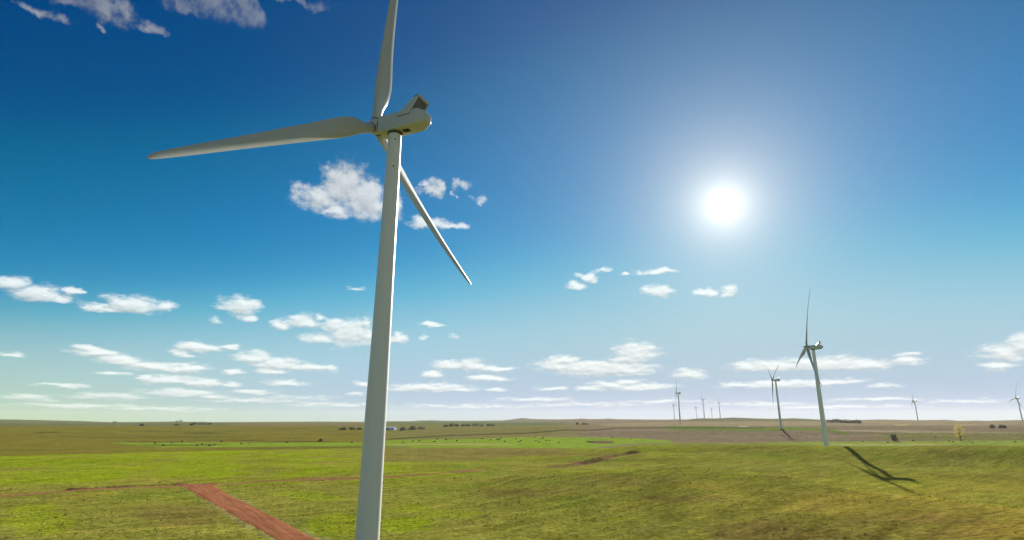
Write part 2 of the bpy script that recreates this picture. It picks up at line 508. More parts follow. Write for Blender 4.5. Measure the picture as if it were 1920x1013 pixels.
def hit(u, v, zlift=0.0):
    """where the ray of a photograph pixel meets the ground"""
    d = unproj(u, v)
    h = math.hypot(d[0], d[1])
    x, y = d[0] / h * RS, d[1] / h * RS
    below = d[2] / h * RS < ground_zc(x, y)
    if not below.any():
        i = len(RS) - 1
    else:
        i = int(np.argmax(below))
    a, b = RS[max(i - 1, 0)], RS[i]
    for _ in range(18):
        m = (a + b) / 2
        if d[2] / h * m < float(ground_zc(np.array([d[0] / h * m]), np.array([d[1] / h * m]))[0]): b = m
        else: a = m
    return d[0] / h * b, d[1] / h * b


def gz(x, y):
    return float(ground_zc(np.array([x]), np.array([y]))[0]) + CZ


# turbines: pixel of the tower axis at hub height, horizontal distance, yaw of the rotor, rotor angle
TURBINES = [
    dict(u=None, bear=-14.65, D=101.82, zt=57.33, yaw=292.2, phi=117.7,
         label='largest white wind turbine in the foreground, its blades crossing the deep blue sky'),
    dict(u=1524, v=651, D=521, yaw=283.4, phi=104.9, drop=4.6,
         label='tall white wind turbine on the grassy ridge, casting a long shadow down the slope'),
    dict(u=1454, v=713, D=1050, yaw=281, phi=57.4,
         label='wind turbine with two blades raised in a V, beside the brown tilled field'),
    dict(u=1271.5, v=737.5, D=1565, yaw=289, phi=100.7,
         label='tallest wind turbine of the far row, with a tiny one behind it'),
    dict(u=1263, v=760, D=3300, yaw=289, phi=20,
         label='very small pale wind turbine just behind the tallest one of the far row'),
    dict(u=1305, v=764.5, D=4200, yaw=289, phi=75,
         label='very small pale wind turbine behind the low green hill, left of a taller one'),
    dict(u=1318, v=750, D=2640, yaw=289, phi=2,
         label='grey wind turbine standing on the low green hill between two smaller pale ones'),
    dict(u=1334, v=766.8, D=4500, yaw=289, phi=50,
         label='faintest and shortest wind turbine, between two taller ones behind the low green hill'),
    dict(u=1348, v=755.5, D=3050, yaw=289, phi=100,
         label='wind turbine on the top of the low green hill, right end of the far row'),
    dict(u=1714.5, v=751.5, D=2500, yaw=292, phi=115.4,
         label='lone distant wind turbine on the skyline left of the yellow tree'),
    dict(u=1907.5, v=746.5, D=2390, yaw=284, phi=102.6,
         label='distant wind turbine on the skyline at the right edge of the view'),
]
for t in TURBINES:
    if t['u'] is None:
        b = R(t['bear'])
        t['x'], t['y'] = math.sin(b) * t['D'], math.cos(b) * t['D']
    else:
        d = unproj(t['u'], t['v'])
        h = math.hypot(d[0], d[1])
        t['x'], t['y'], t['zt'] = d[0] / h * t['D'], d[1] / h * t['D'], d[2] / h * t['D']
    t['zb'] = t['zt'] - 80.03 - t.get('drop', 0)
pins = []
for t in TURBINES:
    if t['D'] < 4000:
        pins.append((t['x'], t['y'], t['zb'] + 0.15, {0: 18, 1: 30}.get(TURBINES.index(t), 90 + t['D'] * 0.03), float(ground_zc(np.array([t['x']]), np.array([t['y']]))[0])))
PINS = pins
CREEK = [hit(u, v) for u, v in [(1030, 874.5), (1062, 873), (1090, 869), (1112, 864), (1135, 858.5), (1160, 853), (1186, 848.5)]]
TRENCHES = [(CREEK, 5.5, 1.5)]
TRACK_PX = [(-70, 935), (0, 931), (60, 926.5), (135, 920), (240, 915), (345, 911), (400, 908), (470, 904), (560, 900), (640, 898), (735, 894.5), (800, 889.5), (850, 885.5), (905, 881)]
TRACK = [hit(u, v) for u, v in TRACK_PX]
ROAD_L = [hit(u, v) for u, v in [(326, 909.5), (346, 914), (395, 942), (440, 968), (480, 990), (522, 1013), (560, 1033)]]
ROAD_R = [hit(u, v) for u, v in [(414, 907.3), (404, 911.5), (450, 938), (500, 963), (550, 990), (600, 1014), (664, 1046)]]
ROAD_C = [((a[0] + b[0]) / 2, (a[1] + b[1]) / 2) for a, b in zip(ROAD_L, ROAD_R)]
TRENCHES.append(([hit(u, v) for u, v in [(135, 917.6), (180, 915.4), (240, 912.2), (295, 910.2), (345, 908.2)]], 1.9, -0.5))
BANK = [hit(u, v) for u, v in [(135, 918.6), (180, 916.4), (240, 913.2), (295, 911.2), (345, 909.2), (420, 905.2)]]


def poly_mask(u, v, pts, soft_v=1.5, soft_u=14):
    """soft horizontal band: pts = [(u, v_top, v_bottom)]"""
    p = np.array(pts, float)
    t, b = np.interp(u, p[:, 0], p[:, 1]), np.interp(u, p[:, 0], p[:, 2])
    e = sstep(p[0, 0] - soft_u, p[0, 0] + soft_u, u) * (1 - sstep(p[-1, 0] - soft_u, p[-1, 0] + soft_u, u))
    return e * sstep(t - soft_v, t + soft_v, v) * (1 - sstep(b - soft_v, b + soft_v, v))


OLIVE, LIME, GREEN, GOLD = (.166, .168, .027), (.178, .232, .008), (.138, .174, .021), (.225, .190, .030)
TAN, BROWN, DRY, RED, DARK = (.260, .220, .120), (.150, .118, .080), (.190, .190, .050), (.250, .098, .048), (.035, .042, .016)


def cover(x, y, zc):
    """land cover: the colour of what grows or lies at each point of the ground"""
    u, v = project(x, y, zc)
    r = np.hypot(x, y)
    m = len(x)
    C = np.empty((m, 3))

    def put(mask, col, k=1.0):
        a = np.clip(mask * k, 0, 1)[:, None]
        C[:] = C * (1 - a) + a * np.array(col)

    C[:] = OLIVE
    nb = fbm(x / 55, y / 55, 31, 4)
    ns = fbm(x / 18 + 5, y / 18, 37, 4)
    ca, sa = math.sin(R(58)), math.cos(R(58))
    along, across = x * ca + y * sa, -x * sa + y * ca
    st = fbm(along / 90, across / 7, 41, 4)            # sowing direction of the fields
    put(sstep(-0.05, 0.45, nb + 0.35 * st), GREEN, .85)
    put(sstep(0.10, 0.45, ns * 0.7 + 0.6 * st), GOLD, .7)
    put(sstep(0.05, 0.40, -nb * 0.6 + 0.6 * st), DRY, .45)
    right = sstep(1150, 1750, u) * sstep(870, 940, v)
    put(right * sstep(-.6, .2, nb + .3 * st), (.250, .185, .034), .85)
    put(right * sstep(.0, .4, ns - .4 * nb), (.190, .170, .036), .6)
    # fresh growth, left fields
    wu, wv = u + 40 * nb, v + 5 * ns
    left = (1 - sstep(640, 900, u)) * sstep(832, 842, wv) * (1 - sstep(902, 916, wv))
    put(left * sstep(-.4, .15, nb + .4 * ns), LIME, .85)
    put(left * sstep(.05, .35, -nb + .5 * st), GOLD, .5)
    for (cu, cv, su, sv, k) in [(60, 975, 70, 26, .8), (640, 985, 60, 20, .7), (590, 930, 60, 9, .8), (745, 985, 55, 16, .95),
                                (760, 950, 40, 9, .7), (730, 880, 26, 6, .8), (800, 893, 70, 5, .6), (840, 965, 60, 7, .6),
                                (420, 850, 120, 6, .5), (260, 872, 160, 18, .4), (1070, 868, 18, 3, .8), (1150, 885, 120, 6, .5),
                                (1360, 893, 30, 3, .8), (1880, 875, 18, 5, .9), (1150, 975, 20, 3, .5), (1200, 845, 120, 8, .5), (960, 858, 60, 5, .4)]:
        g = np.exp(-((wu - cu) / su) ** 2 / 1.4 - ((wv - cv) / sv) ** 2 / 1.4)
        put(sstep(.25, .8, g * (1 + 1.5 * ns + .8 * st)), LIME, k * .85)
    for (cu, cv, su, sv, k) in [(1000, 850, 90, 5, .5), (1150, 852, 70, 4, .5), (1500, 895, 60, 5, .6), (1130, 900, 160, 12, .35), (1000, 925, 120, 8, .4),
                                (1290, 935, 80, 7, .5), (330, 965, 90, 18, .5), (1640, 905, 70, 9, .5), (1560, 1000, 240, 26, .5), (1730, 975, 160, 14, .4)]:
        g = np.exp(-((wu - cu) / su) ** 2 / 1.4 - ((wv - cv) / sv) ** 2 / 1.4)
        put(sstep(.25, .8, g * (1 + 1.2 * ns + .8 * st)), (.135, .092, .034), k)
    # dry stubble between pasture and fields, middle
    put(poly_mask(wu, v + .8 * ns, [(690, 833, 866), (900, 833, 862), (1060, 836, 850)], 2, 40), (.155, .130, .040), .75)
    # hollow's turf painted lighter, as sunlit; knoll's near face painted darker, as shaded
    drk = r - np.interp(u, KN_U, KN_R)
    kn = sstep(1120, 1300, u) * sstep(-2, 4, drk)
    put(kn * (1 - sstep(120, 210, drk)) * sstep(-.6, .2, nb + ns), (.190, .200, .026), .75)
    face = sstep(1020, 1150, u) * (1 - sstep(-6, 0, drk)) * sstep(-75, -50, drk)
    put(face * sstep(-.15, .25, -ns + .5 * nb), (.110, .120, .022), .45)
    # beyond the first ridge, v < 834
    far = sstep(0, 14, r - np.interp(u, [700, 1000, 1200], [478, 470, 430]))
    q = v + 1.2 * fbm(x / 160, y / 160, 51, 3)
    goldl = far * (1 - sstep(690, 760, u))
    put(goldl, (.135, .118, .020), .92)
    put(goldl * sstep(.05, .35, fbm(x / 300, y / 60, 57, 4)), (.085, .095, .020), .7)
    put(poly_mask(u, q, [(-100, 785, 797.5), (260, 788, 799), (700, 789, 797), (730, 789, 796)], 1.2), (.085, .105, .050), .85)
    put(poly_mask(u, q, [(430, 792.5, 800), (650, 791, 800), (700, 791, 800)], 1.2), (.135, .115, .050), .7)
    midf = far * sstep(690, 760, u) * (1 - sstep(1010, 1130, u))
    put(midf, (.135, .125, .045), .9)
    put(poly_mask(u, q, [(725, 789, 796), (860, 788, 797), (1000, 792, 797), (1080, 794, 796)], 1.2), (.075, .105, .045), .9)
    put(poly_mask(u, q, [(930, 786, 793.5), (1000, 785, 793), (1250, 785, 794)], .8), (.120, .115, .080), .9)
    # tilled land, right
    till = far * sstep(1010, 1130, u)
    put(till, BROWN, .95)
    put(till * sstep(-.1, .4, fbm(x / 500, y / 90, 61, 4)), (.185, .150, .105), .8)
    put(poly_mask(u, q, [(1130, 794, 799.5), (1500, 788, 799), (1920, 787, 797)], 1.0), (.215, .185, .110), .75)
    put(poly_mask(u, q, [(1290, 781, 791), (1560, 783, 790.5)], .8), (.105, .115, .060), .9)
    put(poly_mask(u, q, [(1500, 805.5, 808.2), (1640, 806.5, 810), (1920, 811, 815)], .6, 60), (.250, .215, .140), .8)
    put(poly_mask(u, q, [(1250, 799.5, 807), (1400, 800, 808.5), (1490, 801.5, 807), (1560, 806, 810), (1600, 813, 817)], .9), (.100, .150, .030), .95)
    put(poly_mask(u, q, [(1640, 813, 823), (1760, 811, 826), (1950, 812, 826)], 1.2, 40), (.125, .130, .040), .8)
    put(poly_mask(u, q, [(1000, 816, 822), (1200, 818, 823)], 1.0, 40), BROWN, .6)
    # bright pasture with the cattle
    put(far * poly_mask(u, q, [(215, 829.5, 832), (300, 830, 838.8), (480, 830.5, 838), (690, 829, 836), (720, 826, 836), (780, 824.5, 840), (900, 823.5, 840), (1000, 819, 840), (1110, 819.5, 840), (1200, 822, 830), (1262, 827.5, 831)], .8, 12), (.150, .225, .022), .95)
    put(far * poly_mask(u, q, [(1430, 829.5, 862), (1600, 828, 863), (1750, 827, 864), (1960, 825.5, 864)], .8, 30), (.165, .215, .036), .95)
    put(far * sstep(1130, 1240, u) * (1 - sstep(1400, 1560, u)) * sstep(829, 832, q), (.150, .170, .040), .85)
    put(poly_mask(u, q + .6 * ns, [(735, 832, 834.2), (860, 832, 834.4), (960, 832, 834)], .6, 20), (.30, .24, .12), .8)
    put(poly_mask(u, q + .6 * ns, [(1560, 833, 835), (1720, 832.6, 835), (1780, 833, 834.5)], .5, 20), (.34, .28, .15), .6)
    # damp line of rank growth curving across the middle distance
    line = np.interp(u, [722, 780, 840, 930, 990, 1060, 1110, 1160, 1300, 1460], [824, 820.5, 817, 814, 812.5, 806.5, 806.5, 803, 802, 803])
    put((1 - sstep(.5, 1.5, abs(v - line))) * sstep(715, 735, u) * (1 - sstep(1380, 1480, u)), DARK, .8)
    dk = fbm(x / 130, y / 45, 71, 4)
    for (cu, cv, su, sv) in [(90, 811, 26, 1.3), (380, 812.3, 34, 1.2), (290, 828.6, 70, .8), (410, 825.5, 50, .8), (560, 828, 60, .8), (470, 826, 30, 1.2), (330, 835, 70, 1.0), (400, 833.5, 30, .8)]:
        put(np.exp(-((u - cu) / su) ** 4 - ((v - cv + .8 * dk) / sv) ** 2), DARK, .75)
    for (cu, cv, su, sv, col) in [(1128, 829.3, 24, 2.6, (.10, .065, .045)), (1106, 828.5, 8, 1.5, DARK), (1690, 797, 14, 1.3, (.30, .27, .10)), (1815, 797, 20, 1.0, (.28, .25, .12)),
                                  (1394, 801.6, 9, .8, (.05, .045, .04)), (1427, 801.6, 6, .7, (.05, .045, .04)), (1394, 800.4, 9, .6, (.4, .37, .33))]:
        put(sstep(.2, .6, np.exp(-((u - cu) / su) ** 4 - ((v - cv) / sv) ** 2) + .2 * ns), col, .9)
    # bare soil: creek cut, verges of the roads
    d = seg_dist(x, y, CREEK)
    put(1 - sstep(3.5, 7.0, d + 6 * ns), (.200, .120, .060), .95)
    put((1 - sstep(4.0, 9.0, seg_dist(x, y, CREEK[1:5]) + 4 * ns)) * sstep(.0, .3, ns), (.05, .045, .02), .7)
    d = seg_dist(x, y, ROAD_C)
    put((1 - sstep(3.6, 6.4, d + 5 * ns)) * sstep(-.25, .2, ns + .4 * fbm(x / 2.5, y / 2.5, 97, 3)), (.23, .19, .10), .75)
    d = seg_dist(x, y, TRACK)
    put(1 - sstep(1.8, 3.4, d + 2.2 * ns), (.150, .095, .040), .75)
    d = seg_dist(x, y, BANK)
    put(1 - sstep(.8, 2.0, d + 2.4 * ns), (.090, .058, .028), .85)  # bank earth, darkened to paint in the shade of its face
    return np.clip(C, 0, 1)


def build_ground():
    rs = [2.0, 14, 26, 36, 44, 50, 56, 60]
    while rs[-1] < 9600:
        r = rs[-1]
        rs.append(r + min(max(r * r / 23700 * 0.85, 0.35), 0.0065 * r))
    rs = np.array(rs)
    front = np.linspace(R(-50), R(50), 1250)
    back = np.linspace(R(50), R(310), 66)[1:-1]
    th = np.concatenate([front, back])
    nr, nt_ = len(rs), len(th)
    RR, TT = np.meshgrid(rs, th, indexing='ij')
    X, Y = (RR * np.sin(TT)).ravel(), (RR * np.cos(TT)).ravel()
    Z = np.empty_like(X)
    C = np.empty((len(X), 4), np.float32)
    C[:, 3] = 1
    for a in range(0, len(X), 200000):
        s = slice(a, a + 200000)
        Z[s] = ground_zc(X[s], Y[s])
        ok = Y[s] > 5
        c = np.tile(np.array(OLIVE), (len(X[s]), 1))
        if ok.any():
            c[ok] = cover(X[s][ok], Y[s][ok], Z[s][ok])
        C[s, :3] = c
    i = np.arange(nr - 1)[:, None] * nt_
    j = np.arange(nt_)[None, :]
    k = (j + 1) % nt_
    quads = np.stack([i + j, i + nt_ + j, i + nt_ + k, i + k], -1).reshape(-1, 4)
    me = bpy.data.meshes.new('ground')
    nv, nf = len(X) + 1, len(quads) + nt_
    me.vertices.add(nv)
    co = np.empty((nv, 3), np.float32)
    co[:-1] = np.stack([X, Y, Z + CZ], 1)
    co[-1] = (0, 0, float(Z[:nt_].mean()) + CZ)
    me.vertices.foreach_set('co', co.ravel())
    tris = np.stack([np.full(nt_, nv - 1), np.arange(nt_), (np.arange(nt_) + 1) % nt_], 1)
    loops = np.concatenate([quads.ravel(), tris.ravel()]).astype(np.int32)
    me.loops.add(len(loops))
    me.loops.foreach_set('vertex_index', loops)
    me.polygons.add(nf)
    starts = np.concatenate([np.arange(len(quads)) * 4, len(quads) * 4 + np.arange(nt_) * 3]).astype(np.int32)
    me.polygons.foreach_set('loop_start', starts)
    me.polygons.foreach_set('use_smooth', np.ones(nf, bool))
    me.update(calc_edges=True)
    at = me.attributes.new('cover', 'FLOAT_COLOR', 'POINT')
    C = np.concatenate([C, C[:1]])
    at.data.foreach_set('color', C.ravel())
    if me.polygons[0].normal.z < 0:
        me.flip_normals()
    return me


def ground_material():
    m = bpy.data.materials.new('grassland')
    m.use_nodes = True
    t = m.node_tree
    b = t.nodes['Principled BSDF']
    at = N(t, 'ShaderNodeAttribute', attribute_name='cover')
    geo = N(t, 'ShaderNodeNewGeometry')
    pos = geo.outputs['Position']
    mp = N(t, 'ShaderNodeMapping', vector_type='TEXTURE', ins={'Vector': pos, 'Rotation': (0, 0, R(32)), 'Scale': (6.0, 1.0, 1.0)})
    n1 = N(t, 'ShaderNodeTexNoise', ins={'Vector': mp.outputs[0], 'Scale': 0.30, 'Detail': 6.0, 'Roughness': 0.62})
    n2 = N(t, 'ShaderNodeTexNoise', ins={'Vector': pos, 'Scale': 0.9, 'Detail': 7.0, 'Roughness': 0.7})
    n3 = N(t, 'ShaderNodeTexNoise', ins={'Vector': pos, 'Scale': 0.11, 'Detail': 5.0, 'Roughness': 0.6})
    f1 = N(t, 'ShaderNodeMapRange', ins={0: n1.outputs['Fac'], 1: .3, 2: .7, 3: .72, 4: 1.28}).outputs[0]
    f2 = N(t, 'ShaderNodeMapRange', ins={0: n2.outputs['Fac'], 1: .3, 2: .7, 3: .48, 4: 1.56}).outputs[0]
    f3 = N(t, 'ShaderNodeMapRange', ins={0: n3.outputs['Fac'], 1: .3, 2: .7, 3: .82, 4: 1.18}).outputs[0]
    n4 = N(t, 'ShaderNodeTexNoise', ins={'Vector': pos, 'Scale': 0.42, 'Detail': 4.0, 'Roughness': 0.75})
    f4 = N(t, 'ShaderNodeMapRange', ins={0: n4.outputs['Fac'], 1: .30, 2: .48, 3: .60, 4: 1.06}).outputs[0]
    f = M(t, 'MULTIPLY', M(t, 'MULTIPLY', M(t, 'MULTIPLY', f1, f2), f3), f4)
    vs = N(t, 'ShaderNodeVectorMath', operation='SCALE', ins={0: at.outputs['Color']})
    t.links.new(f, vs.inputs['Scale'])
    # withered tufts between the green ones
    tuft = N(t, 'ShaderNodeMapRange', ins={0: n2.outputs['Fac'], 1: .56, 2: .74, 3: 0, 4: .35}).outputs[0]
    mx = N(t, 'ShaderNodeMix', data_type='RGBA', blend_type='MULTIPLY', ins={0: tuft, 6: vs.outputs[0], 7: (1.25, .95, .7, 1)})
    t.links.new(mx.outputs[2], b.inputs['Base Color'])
    b.inputs['Roughness'].default_value = 1.0
    b.inputs['Specular IOR Level'].default_value = 0.0
    bn = N(t, 'ShaderNodeBump', ins={'Strength': 0.8, 'Distance': 0.7, 'Height': n2.outputs['Fac']})
    t.links.new(bn.outputs[0], b.inputs['Normal'])
    return m


gme = build_ground()
gme.materials.append(ground_material())
tag(link('ground', gme), kind='structure')


def strip(name, left, right, mat, lift, n=160, m=9, ragged=0.35, seed=3):
    """a road laid on the ground between two edges"""
    def resample(p):
        p = np.array(p)
        s = np.concatenate([[0], np.cumsum(np.hypot(*np.diff(p, axis=0).T))])
        q = np.linspace(0, s[-1], n)
        x, y = np.interp(q, s, p[:, 0]), np.interp(q, s, p[:, 1])
        ker = np.ones(9) / 9
        for _ in range(2):
            x[4:-4], y[4:-4] = np.convolve(x, ker, 'valid'), np.convolve(y, ker, 'valid')
        return np.stack([x, y], 1)
    L, Rr = resample(left), resample(right)
    idx = np.arange(n)
    w = np.hypot(*(Rr - L).T)
    L = L + (L - Rr) / w[:, None] * (ragged * fbm(idx / 9.0, idx * 0 + .3, seed, 3))[:, None]
    Rr = Rr + (Rr - L) / w[:, None] * (ragged * fbm(idx / 9.0, idx * 0 + 7.3, seed + 9, 3))[:, None]
    T = np.linspace(0, 1, m)
    P = L[:, None] * (1 - T)[None, :, None] + Rr[:, None] * T[None, :, None]
    X, Y = P[..., 0].ravel(), P[..., 1].ravel()
    Z = ground_zc(X, Y) + CZ + lift
    Z = Z - np.tile(np.where((T == 0) | (T == 1), lift * 0.9, 0), n)
    fs = [(i * m + j, i * m + j + 1, (i + 1) * m + j + 1, (i + 1) * m + j) for i in range(n - 1) for j in range(m - 1)]
    return mesh(name, np.stack([X, Y, Z], 1), fs, mat, 60)


def offset_line(pts, d):
    p = np.array(pts)
    g = np.gradient(p, axis=0)
    nrm = np.stack([-g[:, 1], g[:, 0]], 1) / np.hypot(*g.T)[:, None]
    return [tuple(q) for q in p + nrm * d]


def dirt_material(name, col, streak_dir):
    m = bpy.data.materials.new(name)
    m.use_nodes = True
    t = m.node_tree
    b = t.nodes['Principled BSDF']
    pos = N(t, 'ShaderNodeNewGeometry').outputs['Position']
    mp = N(t, 'ShaderNodeMapping', vector_type='TEXTURE', ins={'Vector': pos, 'Rotation': (0, 0, streak_dir), 'Scale': (18, 1, 1)})
    n1 = N(t, 'ShaderNodeTexNoise', ins={'Vector': mp.outputs[0], 'Scale': 1.1, 'Detail': 5.0, 'Roughness': 0.6})
    n2 = N(t, 'ShaderNodeTexNoise', ins={'Vector': pos, 'Scale': 1.3, 'Detail': 7.0, 'Roughness': 0.7})
    cr = N(t, 'ShaderNodeValToRGB', ins={0: M(t, 'MULTIPLY_ADD', n1.outputs['Fac'], .6, M(t, 'MULTIPLY', n2.outputs['Fac'], .4))})
    e = cr.color_ramp.elements
    e[0].position, e[0].color = .38, (col[0] * .62, col[1] * .62, col[2] * .60, 1)
    e[1].position, e[1].color = .62, (col[0] * 1.25, col[1] * 1.35, col[2] * 1.45, 1)
    t.links.new(cr.outputs[0], b.inputs['Base Color'])
    b.inputs['Roughness'].default_value = 1.0
    b.inputs['Specular IOR Level'].default_value = 0.0
    bn = N(t, 'ShaderNodeBump', ins={'Strength': 0.6, 'Distance': 0.12, 'Height': n2.outputs['Fac']})
    t.links.new(bn.outputs[0], b.inputs['Normal'])
    return m


rd = math.atan2(ROAD_C[-1][1] - ROAD_C[0][1], ROAD_C[-1][0] - ROAD_C[0][0])
tag(link('dirt_road', strip('dirt_road', ROAD_L, ROAD_R, dirt_material('red_gravel', RED, rd), .09, n=260, ragged=1.1)), kind='structure')
td = math.atan2(TRACK[-1][1] - TRACK[0][1], TRACK[-1][0] - TRACK[0][0])
tag(link('farm_track', strip('farm_track', offset_line(TRACK, 1.9), offset_line(TRACK, -1.9), dirt_material('red_earth', (.235, .115, .050), td), .06, n=420, m=5, ragged=.8)), kind='structure')

def tufts(n=26000):
    """rank tussocks scattered over the nearer turf"""
    rg = np.random.default_rng(5)
    r = 84 + 190 * rg.random(n) ** 1.3
    th = rg.uniform(R(-46), R(47), n)
    x, y = r * np.sin(th), r * np.cos(th)
    keep = (fbm(x / 22, y / 22, 101, 3) + .5 * fbm(x / 5, y / 5, 103, 2) > -.02) & (seg_dist(x, y, ROAD_C) > 6) & (seg_dist(x, y, TRACK) > 3)
    x, y = x[keep], y[keep]
    z = ground_zc(x, y) + CZ
    vs, fs = [], []
    for px, py, pz in zip(x, y, z):
        h = rg.uniform(.08, .24) * (1 + 1.4 * (rg.random() > .97))
        for k in range(4):
            a = rg.uniform(0, 6.283)
            w = h * .35
            ox, oy = rg.normal(0, h * .5, 2)
            dx, dy = math.cos(a), math.sin(a)
            lx, ly = rg.normal(0, h * .45, 2)
            i = len(vs)
            vs += [(px + ox - dx * w, py + oy - dy * w, pz - .05), (px + ox + dx * w, py + oy + dy * w, pz - .05), (px + ox + lx, py + oy + ly, pz + h)]
            fs.append((i, i + 1, i + 2))
    me = bpy.data.meshes.new('grass_tussocks')
    me.from_pydata(vs, [], fs)
    return me


def tuft_material():
    m = bpy.data.materials.new('tussock')
    m.use_nodes = True
    t = m.node_tree
    b = t.nodes['Principled BSDF']
    pos = N(t, 'ShaderNodeNewGeometry').outputs['Position']
    n = N(t, 'ShaderNodeTexNoise', ins={'Vector': pos, 'Scale': .35, 'Detail': 3.0})
    cr = N(t, 'ShaderNodeValToRGB', ins={0: n.outputs['Fac']})
    e = cr.color_ramp.elements
    e[0].position, e[0].color = .36, (.100, .112, .020, 1)
    e[1].position, e[1].color = .66, (.210, .165, .050, 1)
    t.links.new(cr.outputs[0], b.inputs['Base Color'])
    b.inputs['Roughness'].default_value = 1.0
    b.inputs['Specular IOR Level'].default_value = 0.0
    tr = N(t, 'ShaderNodeBsdfTranslucent', ins={0: cr.outputs[0]})
    mx = N(t, 'ShaderNodeMixShader', ins={0: .3, 1: b.outputs[0], 2: tr.outputs[0]})
    t.links.new(mx.outputs[0], t.nodes['Material Output'].inputs[0])
    return m


tme = tufts()
tme.materials.append(tuft_material())
tag(link('grass_tussocks', tme), 'low rough tussocks scattered over the near turf', 'grass', kind='stuff')

# --------------------------------------------------------------- turbines
def paint(name, col, rough, streak=0.05):
    """weathered gloss paint: faint vertical run-off streaks and grime"""
    m = bpy.data.materials.new(name)
    m.use_nodes = True
    t = m.node_tree
    b = t.nodes['Principled BSDF']
    c = N(t, 'ShaderNodeTexCoord').outputs['Object']
    mp = N(t, 'ShaderNodeMapping', ins={'Vector': c, 'Scale': (2.2, 2.2, .05)})
    n1 = N(t, 'ShaderNodeTexNoise', ins={'Vector': mp.outputs[0], 'Scale': 1.4, 'Detail': 5.0, 'Roughness': .6})
    n2 = N(t, 'ShaderNodeTexNoise', ins={'Vector': c, 'Scale': .5, 'Detail': 6.0, 'Roughness': .65})
    f = M(t, 'ADD', N(t, 'ShaderNodeMapRange', ins={0: n1.outputs['Fac'], 1: .35, 2: .7, 3: 0., 4: -streak}).outputs[0],
          N(t, 'ShaderNodeMapRange', ins={0: n2.outputs['Fac'], 1: .35, 2: .7, 3: 1.0, 4: 1 - streak * .7}).outputs[0])
    vs = N(t, 'ShaderNodeVectorMath', operation='SCALE', ins={0: col})
    t.links.new(f, vs.inputs['Scale'])
    t.links.new(vs.outputs[0], b.inputs['Base Color'])
    t.links.new(M(t, 'MULTIPLY_ADD', n2.outputs['Fac'], .25, rough - .12), b.inputs['Roughness'])
    b.inputs['Specular IOR Level'].default_value = .4
    return m


WHITE = paint('tower_paint', (.63, .65, .645), .38, .035)
SHELL = paint('nacelle_gelcoat', (.44, .475, .46), .42, .06)
BLADE = paint('blade_gelcoat', (.36, .385, .38), .36, .04)
STEEL = material('dark_steel', (.06, .06, .058), .55, .4, (3, .25))
BLACK = material('black_opening', (.018, .019, .02), .8, .2, (4, .2))
GRILL = material('radiator_fins', (.10, .105, .10), .5, .4, (6, .2))
SEAM = material('panel_seam', (.24, .235, .21), .7, .2, (5, .2))


def ring(r, z, n=48, cx=0, cy=0):
    return [Vector((cx + r * math.cos(2 * math.pi * k / n), cy + r * math.sin(2 * math.pi * k / n), z)) for k in range(n)]


TOWER_P = [(0, 1.975), (14, 1.87), (28, 1.765), (45, 1.595), (62, 1.43), (77.6, 1.275)]


def tower_r(z):
    return float(np.interp(z, [p[0] for p in TOWER_P], [p[1] for p in TOWER_P]))


def tower_mesh():
    zs = sorted(set([p[0] for p in TOWER_P] + list(np.linspace(-1.2, 77.6, 28))))
    return MB().loft([ring(tower_r(z), z) for z in zs]).build('tower', WHITE, 40)


def flange_mesh(z):
    r = tower_r(z)
    return MB().loft([ring(r + .002, z - .10), ring(r + .018, z - .08), ring(r + .018, z + .08), ring(r + .002, z + .10)], cap=False).build('flange', WHITE, 30)


def rrect(hw, z0, z1, y, rad=.55, n=6):
    rad = min(rad, hw * .95, (z1 - z0) / 2 * .95)
    out = []
    for (cx, cz, a0) in ((hw - rad, z1 - rad, 0), (-hw + rad, z1 - rad, 90), (-hw + rad, z0 + rad, 180), (hw - rad, z0 + rad, 270)):
        for k in range(n + 1):
            a = R(a0 + 90 * k / n)
            out.append(Vector((cx + rad * math.cos(a), y, cz + rad * math.sin(a))))
    return out


ZN0, ZN1 = 77.95, 81.55


def nacelle_mesh():
    S = [(3.22, 1.52, ZN0 + .16, ZN1 - .16, .3), (3.12, 1.63, ZN0 + .05, ZN1 - .05, .3), (2.95, 1.67, ZN0, ZN1, .3), (-1.5, 1.70, ZN0, ZN1, .3),
         (-5.5, 1.70, ZN0 + .06, ZN1, .34), (-5.95, 1.66, ZN0 + .15, ZN1 - .04, .36), (-6.1, 1.61, ZN0 + .22, ZN1 - .10, .38), (-7.2, 1.32, ZN0 + .72, ZN1 - .62, .42),
         (-7.45, 1.20, ZN0 + .92, ZN1 - .82, .42), (-7.56, 1.02, ZN0 + 1.12, ZN1 - 1.0, .4)]
    rings = [rrect(hw, z0, z1, y, rad) for (y, hw, z0, z1, rad) in S]
    return MB().loft(rings).build('nacelle', SHELL, 22)


HOOD_OUT = [(1.5, -1.15), (1.5, -.1), (1.9, .04), (2.35, .09), (2.65, .26), (4.55, 2.0), (4.95, 2.28), (5.4, 2.47), (6.0, 2.58), (6.5, 2.6)]


